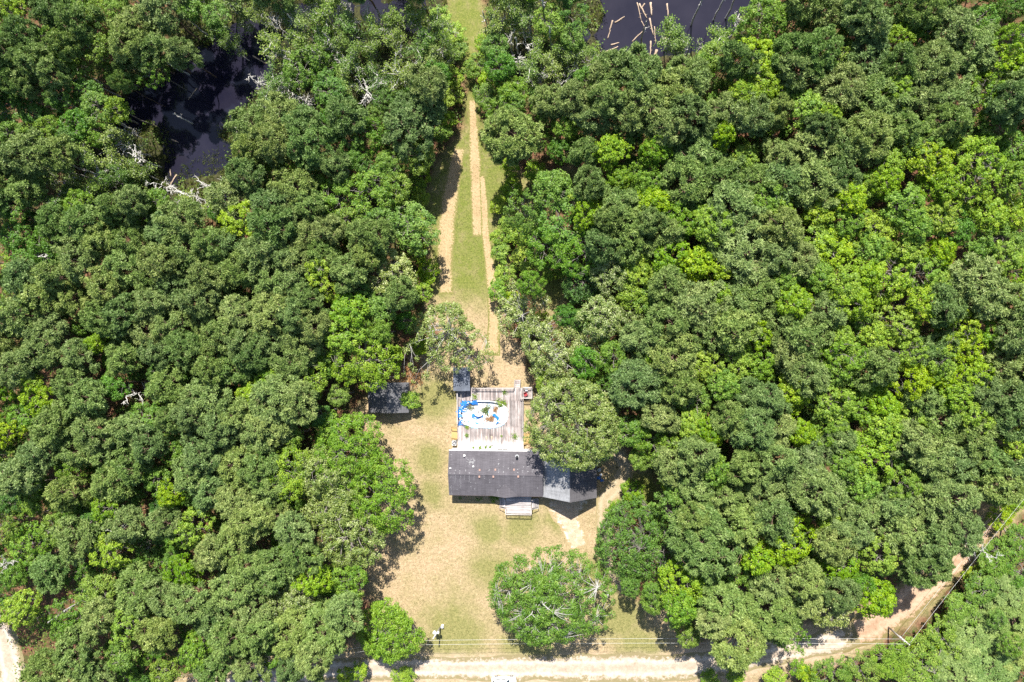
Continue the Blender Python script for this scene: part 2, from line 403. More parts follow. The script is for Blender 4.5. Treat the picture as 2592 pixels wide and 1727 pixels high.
def axis(lo, hi, step, far):
    c = np.arange(lo, hi + step / 2, step)
    o = np.array([1.03, 1.3, 2, 3.2, 5.0])
    return np.concatenate([lo - (far * (o[::-1] / 5.0)), c, hi + far * (o / 5.0)])
gx = axis(-122, 108, .55, 420); gy = axis(-84, 74, .55, 420)
GX, GY = np.meshgrid(gx, gy)
PX, PY = px_np(GX, GY)
def ground_fields(PX, PY, GX, GY):
    wob = (fbm(GX, GY, 3.0, 11) - .5) * 46
    q = lambda P: sdf_poly(PX, PY, P) + wob
    wob2 = (fbm(GX, GY, 2.2, 17) - .5) * 26
    lawn = np.maximum.reduce([sstep(14, -14, q(P)) for P in (YARD, STRIP, GLADE, GLADE2, CAUSE)])
    droad = sdf_line(PX, PY, ROAD); dtr = sdf_line(PX, PY, TRAIL)
    lawn = np.maximum(lawn, sstep(78, 40, droad + wob) * .95)
    lawn = np.maximum(lawn, sstep(62, 30, dtr + wob) * .8)
    sand = sstep(48, 20, droad + wob * .6) * .8
    sand = np.maximum(sand, sstep(70, 20, np.hypot(PX + 10, (PY - 1680) * .55) + wob) * .9)
    swamp = np.maximum(sstep(30, -30, q(SWAMP1)), sstep(30, -30, q(SWAMP2))) * (1 - lawn)
    green = np.zeros_like(GX)
    for x, y, r in GREENS: green = np.maximum(green, np.exp(-((PX - x) ** 2 + (PY - y) ** 2) / r ** 2))
    pond = np.minimum(sdf_poly(PX, PY, POND_A), sdf_poly(PX, PY, POND_B)) + wob2
    for x, y, r in PUDDLES: pond = np.minimum(pond, np.hypot(PX - x, PY - y) - r + wob2 * .8)
    z = -0.85 * sstep(10, -16, pond)
    hum = (fbm(GX, GY, 2.6, 31) - .45)
    z = z - swamp * np.clip(hum, 0, 1) * .9 * (z > -.3) + swamp * .05
    z = z * (1 - lawn * .999)
    return lawn, swamp, sand, green, z
L_, S_, A_, G_, Z_ = ground_fields(PX, PY, GX, GY)
U_ = np.maximum.reduce([sstep(30, -20, sdf_poly(PX, PY, P)) for P in (STRIP, GLADE, GLADE2, CAUSE)]) * sstep(820, 700, PY)
U_ = np.maximum(U_, sstep(70, 20, np.hypot(PX - 1640, (PY - 1240) * 1.1)))
U_ = np.maximum(U_, sstep(64, 34, sdf_line(PX, PY, TRAIL)) * .7 * sstep(36, 46, sdf_line(PX, PY, TRAIL)))
outer = (np.abs(PX - 1296) > 1500) | (np.abs(PY - 863) > 1050)
for a in (L_, A_): a[outer] = 0
Z_[outer] = 0
def grid_faces(ny, nx):
    i = np.arange(ny * nx).reshape(ny, nx)
    return np.stack([i[:-1, :-1], i[:-1, 1:], i[1:, 1:], i[1:, :-1]], -1).reshape(-1, 4)
me = np_mesh('ground', np.stack([GX, GY, Z_], -1).reshape(-1, 3), [grid_faces(*GX.shape)],
             {'lawn': L_.ravel(), 'swamp': S_.ravel(), 'sand': A_.ravel(), 'green': G_.ravel(), 'lush': U_.ravel()}, smooth=True)
tag(link('ground', me, M['ground']), kind='structure')

WATER_Z = -0.24
def water(name, x0, y0, x1, y1):
    a = at_np([(x0, y0), (x1, y0), (x1, y1), (x0, y1)], WATER_Z)
    V = np.concatenate([a, np.full((4, 1), WATER_Z)], 1)
    tag(link(name, np_mesh(name, V, [[(3, 2, 1, 0)]]), M['water']), kind='structure')
water('swamp_water', 100, -140, 1115, 660)
water('pond_water', 1240, -140, 1975, 240)

def smooth_line(P, n):
    P = np.asarray(P, float); d = np.concatenate([[0], np.cumsum(np.hypot(*np.diff(P, axis=0).T))])
    t = np.linspace(0, d[-1], n); Q = np.stack([np.interp(t, d, P[:, k]) for k in (0, 1)], 1)
    for _ in range(max(2, n // 22)):
        Q[1:-1] = (Q[:-2] + 2 * Q[1:-1] + Q[2:]) / 4
    return Q
def strip(name, line, widths, mat, z, seed, ruts=(-.42, .42), n=None):
    Q = at_np(smooth_line(line, n or 160)); n = len(Q)
    T = np.gradient(Q, axis=0); T /= np.linalg.norm(T, axis=1)[:, None]; Nn = np.stack([-T[:, 1], T[:, 0]], 1)
    w = np.interp(np.linspace(0, 1, n), np.linspace(0, 1, len(widths)), widths) / 2
    s = np.linspace(-1, 1, 25)
    ww = w[:, None] * (1 + (fbm(Q[:, :1] + s * 0, Q[:, 1:] + (s > 0) * 40., 3.0, seed) - .5) * .5)
    XY = Q[:, None, :] + Nn[:, None, :] * (s[None, :] * ww)[:, :, None]
    e = np.broadcast_to(1 - np.abs(s), (n, 25)).copy()
    ends = np.minimum(np.arange(n), np.arange(n)[::-1])[:, None] / (n * .06)
    e = np.minimum(e, ends) * 1.6
    rut = (np.zeros(25) + sum(np.exp(-((s - r) / .16) ** 2) for r in ruts)) * np.ones((n, 1))
    V = np.concatenate([XY, np.full((n, 25, 1), z)], 2).reshape(-1, 3)
    me = np_mesh(name, V, [grid_faces(n, 25)], {'edge': np.clip(e, 0, 1).ravel(), 'rut': np.clip(rut, 0, 1).ravel()}, smooth=True)
    # face up
    return tag(link(name, me, M[mat]), kind='structure')
strip('sand_road', ROAD, [4.0, 4.2, 4.2, 4.2, 4.6, 5.4, 5.0, 4.4, 4.2], 'road', .014, 3, n=260)
strip('dirt_track', TRAIL, [4.6, 6.0, 6.4, 5.0, 3.4, 2.4, 2.6, 3.0], 'trail', .010, 5)
strip('mown_path', [(1163, 372), (1148, 450), (1131, 560), (1126, 640), (1128, 745)], [2.2, 3.0, 3.5, 3.4, 3.0], 'straw', .010, 7, ())
strip('mown_path', [(1196, 250), (1199, 330), (1204, 450), (1207, 540), (1210, 600)], [1.3, 1.9, 2.2, 2.4, 2.0], 'straw', .014, 8, ())
strip('mown_path', [(1221, 440), (1230, 600), (1243, 700), (1251, 790), (1246, 900)], [.9, 1.4, 1.9, 2.3, 2.8], 'straw', .018, 9, ())
strip('driveway', [(1432, 1262), (1436, 1300), (1446, 1335), (1458, 1362), (1466, 1386)], [8.5, 6.6, 4.4, 3.8, 3.0], 'pad', .010, 12, (-.8, .8))
strip('driveway', [(1545, 1130), (1582, 1180), (1570, 1225), (1530, 1262), (1528, 1330), (1535, 1420), (1580, 1500)], [2.2, 3.2, 3.6, 3.2, 2.6, 2.4, 2.0], 'worn', .014, 13, (-.4, .4))
strip('sandy_clearing', [(-20, 1540), (10, 1620), (28, 1700), (30, 1790)], [2.5, 6, 6.5, 6.5], 'road', .010, 14)

# ------------------------------------------------------------------ foliage geometry
def unit(v): return v / (np.linalg.norm(v, axis=-1, keepdims=True) + 1e-9)
def leaf_quads(P, N, size, rng, aspect=.62, fold=0.0):
    n = len(P); N = unit(N); t = unit(np.cross(N, unit(rng.normal(size=(n, 3))))); b = np.cross(N, t)
    s = np.asarray(size).reshape(-1, 1) * np.ones((n, 1))
    a = rng.uniform(.8, 1.2, (n, 1)) * aspect
    V = np.stack([P - t * s * .5, P + b * s * a * .5, P + t * s * .5, P - b * s * a * .5], 1).reshape(-1, 3)
    return V, np.arange(4 * n).reshape(n, 4)
def needle_tufts(P, A, L, k, rng, w=.30, spread=.75):
    n = len(P); A = unit(A)
    D = unit(A[:, None, :] + rng.normal(size=(n, k, 3)) * spread)
    side = unit(np.cross(D, A[:, None, :] + rng.normal(size=(n, k, 3)) * .25))
    L = np.asarray(L).reshape(-1, 1, 1) * rng.uniform(.8, 1.2, (n, k, 1))
    base = P[:, None, :] + 0 * D
    V = np.stack([base + side * L * w * .5, base - side * L * w * .5 + D * L * .15, base + D * L], 2).reshape(-1, 3)
    return V, np.arange(3 * n * k).reshape(-1, 3)
def tubes(segs, sides=5):
    S = np.asarray(segs, float)
    p0, p1, r0, r1 = S[:, 0:3], S[:, 3:6], S[:, 6], S[:, 7]
    d = unit(p1 - p0); u = np.where(np.abs(d[:, 2:3]) < .9, [[0, 0, 1.]], [[1., 0, 0]])
    x = unit(np.cross(d, u)); y = np.cross(d, x)
    a = np.arange(sides) * 2 * np.pi / sides
    ring = x[:, None, :] * np.cos(a)[None, :, None] + y[:, None, :] * np.sin(a)[None, :, None]
    V = np.concatenate([p0[:, None] + ring * r0[:, None, None], p1[:, None] + ring * r1[:, None, None]], 1)
    k = np.arange(sides); k2 = (k + 1) % sides
    F = np.stack([k, k2, sides + k2, sides + k], 1)
    F = (np.arange(len(S)) * 2 * sides)[:, None, None] + F[None]
    return V.reshape(-1, 3), F.reshape(-1, 4)

def poly_segs(pts, rs):
    return [(*pts[i], *pts[i + 1], rs[i], rs[i + 1]) for i in range(len(pts) - 1)]
def curve_pts(a, b, n, rng, sag=0.0, wob=.06):
    a, b = np.asarray(a, float), np.asarray(b, float); L = np.linalg.norm(b - a)
    t = np.linspace(0, 1, n + 1)[:, None]
    p = a + (b - a) * t; p[:, 2] += (np.sin(t[:, 0] * np.pi)) * sag * L
    p[1:-1] += rng.normal(size=(n - 1, 3)) * wob * L
    return p

def lump(dirs, rng, k=9, amp=.35):
    """uneven radius over directions, a few lobes"""
    c = unit(rng.normal(size=(k, 3)) * [1, 1, .7]); w = rng.uniform(-1, 1, k)
    d = np.clip(dirs @ c.T, 0, 1) ** 5
    return 1 + amp * (d * w).sum(1)

def crown_points(rng, n, R, D, low=-.35, amp=.35, interior=.25, lobes=9):
    u = rng.uniform(low, 1, n); az = rng.uniform(0, 2 * np.pi, n) 
    c = np.sqrt(np.clip(1 - u * u, 0, 1)); d = np.stack([c * np.cos(az), c * np.sin(az), u], 1)
    f = lump(d, rng, lobes, amp) * np.where(rng.rand(n) < interior, rng.uniform(.45, .85, n), rng.uniform(.88, 1.05, n))
    return d * f[:, None] * [R, R, D], d

def branch_skeleton(rng, h, zc, pts, trunk_r, n_limbs=12, twig=.022, twigs=True, lean=.02):
    top = np.array([rng.normal() * lean * h, rng.normal() * lean * h, h * .93])
    tp = curve_pts((0, 0, -.3), top, 6, rng, 0, .012)
    segs = poly_segs(tp, np.linspace(trunk_r, trunk_r * .28, 7))
    order = rng.permutation(len(pts))[:n_limbs]; limb_pts = [tp[3:]]
    for i in order:
        e = pts[i]; z0 = np.clip(e[2] - rng.uniform(.35, .8) * np.hypot(e[0], e[1]) - .3, h * .28, h * .85)
        t = z0 / top[2]; a = tp[0] + (top - tp[0]) * t
        lp = curve_pts(a, e, 4, rng, .08, .04)
        segs += poly_segs(lp, np.linspace(trunk_r * .42, .03, 5)); limb_pts.append(lp[1:])
    if twigs:
        LP = np.concatenate(limb_pts)
        for e in pts:
            d = np.linalg.norm(LP - e, axis=1) + np.maximum(0, LP[:, 2] - e[2]) * .8; a = LP[np.argmin(d)]
            if np.linalg.norm(a - e) > .25:
                segs += poly_segs(curve_pts(a, e, 2, rng, .05, .05), [twig * 1.6, twig, twig * .5])
    return segs

def make_pine(seed, R=3.6, h=16.0):
    rng = np.random.RandomState(seed); D = R * rng.uniform(.72, .95); zc = h - D
    n = int(105 * (R / 3.6) ** 2)
    C, d = crown_points(rng, n, R * .92, D, -.55, .32, .28, 12); C[:, 2] += zc
    rc = rng.uniform(.42, .78, n); k = 44
    off = unit(rng.normal(size=(n, k, 3)) + np.array([0, 0, .55]) + d[:, None, :] * .35)
    P = C[:, None, :] + off * (rc[:, None, None] * rng.uniform(.55, 1.05, (n, k, 1))) * [1, 1, .72]
    A = off + [0, 0, .5]
    V, F = needle_tufts(P.reshape(-1, 3), A.reshape(-1, 3), .40, 4, rng, .42, 1.0)
    tint = np.repeat(np.clip(rng.normal(.42, .12, (n, 1)) + rng.normal(0, .16, (n, k)), 0, 1).ravel(), 12)
    crown = np_mesh('pine_crown', V, [F], {'tint': tint})
    segs = branch_skeleton(rng, h, zc, C, .20, 14, .025, True, .015)
    tv, tf = tubes(segs, 5); return crown, np_mesh('pine_trunk', tv, [tf], smooth=True), R, h

def make_broad(seed, R, h, n, k, leaf, rc=(.55, 1.0), depth=.8, low=-.35, amp=.4, interior=.3, flat=.6, lobes=9, tmean=.42, tsd=.14,
               trunk_r=.2, limbs=14, droop=0.0, sides=5, tip=.0, twig=.022):
    rng = np.random.RandomState(seed); D = R * depth; zc = h - D
    C, d = crown_points(rng, n, R * .9, D, low, amp, interior, lobes); C[:, 2] += zc
    C[:, 2] -= droop * np.hypot(C[:, 0], C[:, 1])
    r = rng.uniform(*rc, n)
    off = unit(rng.normal(size=(n, k, 3)) + np.array([0, 0, .45]) + d[:, None, :] * .3)
    rad = rng.uniform(.35, 1.0, (n, k, 1)) ** .6
    P = C[:, None, :] + off * r[:, None, None] * rad * [1, 1, flat]
    N = off * .75 + np.array([0, 0, .55]) + rng.normal(size=(n, k, 3)) * .42
    sz = rng.uniform(.75, 1.3, n * k) * leaf
    V, F = leaf_quads(P.reshape(-1, 3), N.reshape(-1, 3), sz, rng)
    t = rng.normal(tmean, tsd * .7, (n, 1)) + rng.normal(0, tsd, (n, k)) + (rng.rand(n, k) < tip) * .5
    tint = np.repeat(np.clip(t, 0, 1).ravel(), 4)
    crown = np_mesh('leaf_crown', V, [F], {'tint': tint})
    segs = branch_skeleton(rng, h, zc, C, trunk_r, limbs, twig)
    tv, tf = tubes(segs, sides); return crown, np_mesh('branching_trunk', tv, [tf], smooth=True), R, h

def grow_dead(rng, h, R, limbs, sub, trunk_r, broken=False, low=.35):
    top = np.array([rng.normal() * .03 * h, rng.normal() * .03 * h, h])
    tp = curve_pts((0, 0, -.5), top, 7, rng, 0, .012)
    segs = poly_segs(tp, np.linspace(trunk_r, trunk_r * (.6 if broken else .18), 8))
    for i in range(limbs):
        t = rng.uniform(low, 1.0); a = tp[0] + (top - tp[0]) * t; az = rng.uniform(0, 6.283)
        L = R * rng.uniform(.5, 1.1) * (1.15 - .5 * t)
        b = a + np.array([math.cos(az), math.sin(az), rng.uniform(.15, .75)]) * L
        lp = curve_pts(a, b, 4, rng, -.04, .06); segs += poly_segs(lp, np.linspace(.075, .03, 5))
        for _ in range(sub):
            u = rng.randint(1, 5); az2 = az + rng.normal() * .8; l2 = L * rng.uniform(.2, .5)
            e = lp[u] + np.array([math.cos(az2), math.sin(az2), rng.uniform(-.1, .6)]) * l2
            q = curve_pts(lp[u], e, 2, rng, 0, .08); segs += poly_segs(q, [.036, .028, .016])
            for _ in range(2):
                e2 = q[1] + rng.normal(size=3) * l2 * .35; segs += [(*q[1], *e2, .024, .012)]
    return segs
def make_snag(seed, h, R, limbs, sub, tr=.16, broken=False, low=.35):
    rng = np.random.RandomState(seed); v, f = tubes(grow_dead(rng, h, R, limbs, sub, tr, broken, low), 5)
    return None, np_mesh('dead_trunk', v, [f], smooth=True), R, h
def make_swamp(seed, R=2.8, h=11.0):
    rng = np.random.RandomState(seed)
    segs = grow_dead(rng, h, R, 15, 4, .14, False, .4)
    S = np.array(segs); E = S[8:, 3:6]; E = E[np.hypot(E[:, 0], E[:, 1]) > .3]
    n = min(len(E), 130); C = E[rng.permutation(len(E))[:n]]; k = 17
    off = rng.normal(size=(n, k, 3)) * [.34, .34, .24]
    N = rng.normal(size=(n, k, 3)) * .7 + [0, 0, .9]
    V, F = leaf_quads((C[:, None] + off).reshape(-1, 3), N.reshape(-1, 3), rng.uniform(.18, .34, n * k), rng)
    tint = np.repeat(np.clip(rng.normal(.45, .12, (n, 1)) + rng.normal(0, .15, (n, k)), 0, 1).ravel(), 4)
    tv, tf = tubes(segs, 4)
    return np_mesh('sparse_crown', V, [F], {'tint': tint}), np_mesh('swamp_trunk', tv, [tf], smooth=True), R, h

VAR = {}
VAR['P'] = [make_pine(100 + i, R, 16.0) for i, R in enumerate((3.3, 3.6, 3.6, 3.9, 4.4, 3.2, 3.7, 5.2))]
VAR['Y'] = [make_broad(200 + i, R, 15, n, 46, .30, (.42, .80), .78, -.25, .62, .22, .5, 10, .48, .15, .18, 16, .10)
            for i, (R, n) in enumerate(((3.2, 84), (3.5, 96), (3.8, 110), (4.4, 140), (3.3, 82), (3.9, 112)))]
VAR['H'] = [make_broad(300 + i, R, 12.5, n, 46, .27, (.45, .85), .75, -.3, .5, .3, .6, 10, .42, .17, .18, 14)
            for i, (R, n) in enumerate(((2.9, 84), (3.3, 104), (3.7, 124), (4.4, 160), (3.2, 90), (3.6, 110)))]
VAR['O'] = [make_broad(400 + i, R, 12.5, n, 50, .25, (.45, .82), .7, -.25, .42, .3, .6, 10, .46, .16, .2, 16, 0, 5, .12)
            for i, (R, n) in enumerate(((3.4, 130), (4.2, 180), (4.8, 220), (3.8, 150)))]
VAR['D'] = [make_broad(500 + i, R, 10, n, 44, .22, (.35, .65), .85, -.4, .28, .2, .8, 9, .42, .15, .18, 10)
            for i, (R, n) in enumerate(((2.7, 120), (3.0, 140), (2.5, 105)))]
VAR['S'] = [make_swamp(600 + i, R, h) for i, (R, h) in enumerate(((2.5, 10), (2.9, 11), (3.2, 12), (2.2, 9), (2.8, 11)))]
VAR['N'] = [make_snag(700 + i, h, R, l, s) for i, (h, R, l, s) in enumerate(((10, 2.6, 15, 5), (11, 3.0, 18, 5), (9, 2.2, 12, 4), (12, 2.0, 10, 3)))]
VAR['K'] = [make_snag(750 + i, h, R, l, 1, .17, True, .55) for i, (h, R, l) in enumerate(((8, .9, 3), (10, 1.0, 5), (7, .5, 2), (9, .8, 4)))]
VAR['B'] = [make_broad(800 + i, R, 5.0, n, 40, .24, (.35, .65), .75, -.1, .4, .3, .7, 8, .46, .2, .07, 8)
            for i, (R, n) in enumerate(((1.8, 46), (2.2, 62), (1.5, 36)))]
MATS = {'P': ('pine', 'bark_pine'), 'Y': ('yellow', 'bark'), 'H': ('green', 'bark'), 'O': ('oak', 'bark'), 'D': ('dense', 'bark'),
        'S': ('swamp', 'bark_dead'), 'N': (None, 'bark_dead'), 'K': (None, 'bark_dead'), 'B': ('yellow', 'bark')}
for k, lst in VAR.items():
    for c, t, *_ in lst:
        if c: c.materials.append(M[MATS[k][0]])
        t.materials.append(M[MATS[k][1]])
TREE_COUNT = {}
def plant(kind, px, py, r, height=None, label=None, group=None, name=None, cat=None, variant=None, base_px=None, seed=None):
    """a tree whose crown centre is seen at photo pixel (px, py) with radius r pixels"""
    rng = random.Random(seed if seed is not None else int(px) * 7919 + int(py) * 104729 + ord(kind))
    h0 = {'P': 16, 'Y': 15, 'H': 12.5, 'O': 12.5, 'D': 10, 'S': 10.5, 'N': 10, 'K': 8.5, 'B': 3.4}[kind]
    h = height or h0 * rng.uniform(.88, 1.1)
    hc = h * .84
    Rw = r / FOC * (CAM_H - hc)
    lst = VAR[kind]; c = sorted(lst, key=lambda q: abs(q[2] - Rw) + rng.random() * 1.2)[0] if variant is None else lst[variant]
    p = at(px, py, hc) if base_px is None else at(*base_px, 0)
    q = float(ground_z(p.x, p.y))
    s = Rw / c[2]; sz = h / c[3]
    names = {'P': 'pine_tree', 'Y': 'sweetgum_tree', 'H': 'hardwood_tree', 'O': 'oak_tree', 'D': 'evergreen_tree', 'S': 'swamp_tree',
             'N': 'dead_tree', 'K': 'bare_snag', 'B': 'shrub'}
    cats = {'B': 'shrub', 'N': 'dead tree', 'K': 'dead tree'}
    root = empty(name or names[kind], (p.x, p.y, q), rng.uniform(0, 6.283), label, cat or cats.get(kind, 'tree'), group)
    root.scale = (s * rng.uniform(.94, 1.06), s * rng.uniform(.94, 1.06), sz)
    link('trunk' if kind != 'B' else 'stem', c[1], None, root)
    if c[0]:
        cr = link('crown' if kind != 'B' else 'foliage', c[0], None, root)
        t = tone_of(px, py); cr.color = ((.18, .5, .82)[t] + rng.uniform(-.14, .14), rng.uniform(.35, .65), (.70, .52, .22)[t] + rng.uniform(-.14, .14), 1)
    PLANTED.append((p.x, p.y, Rw, kind))
    return root
PLANTED = []
def tone_of(px, py): return random.Random(int(px) * 31 + int(py) * 57).choice((0, 1, 1, 2))
def ground_z(x, y):
    X, Y = np.array([float(x)]), np.array([float(y)])
    a, b = px_np(X, Y)
    return ground_fields(a, b, X, Y)[4][0]
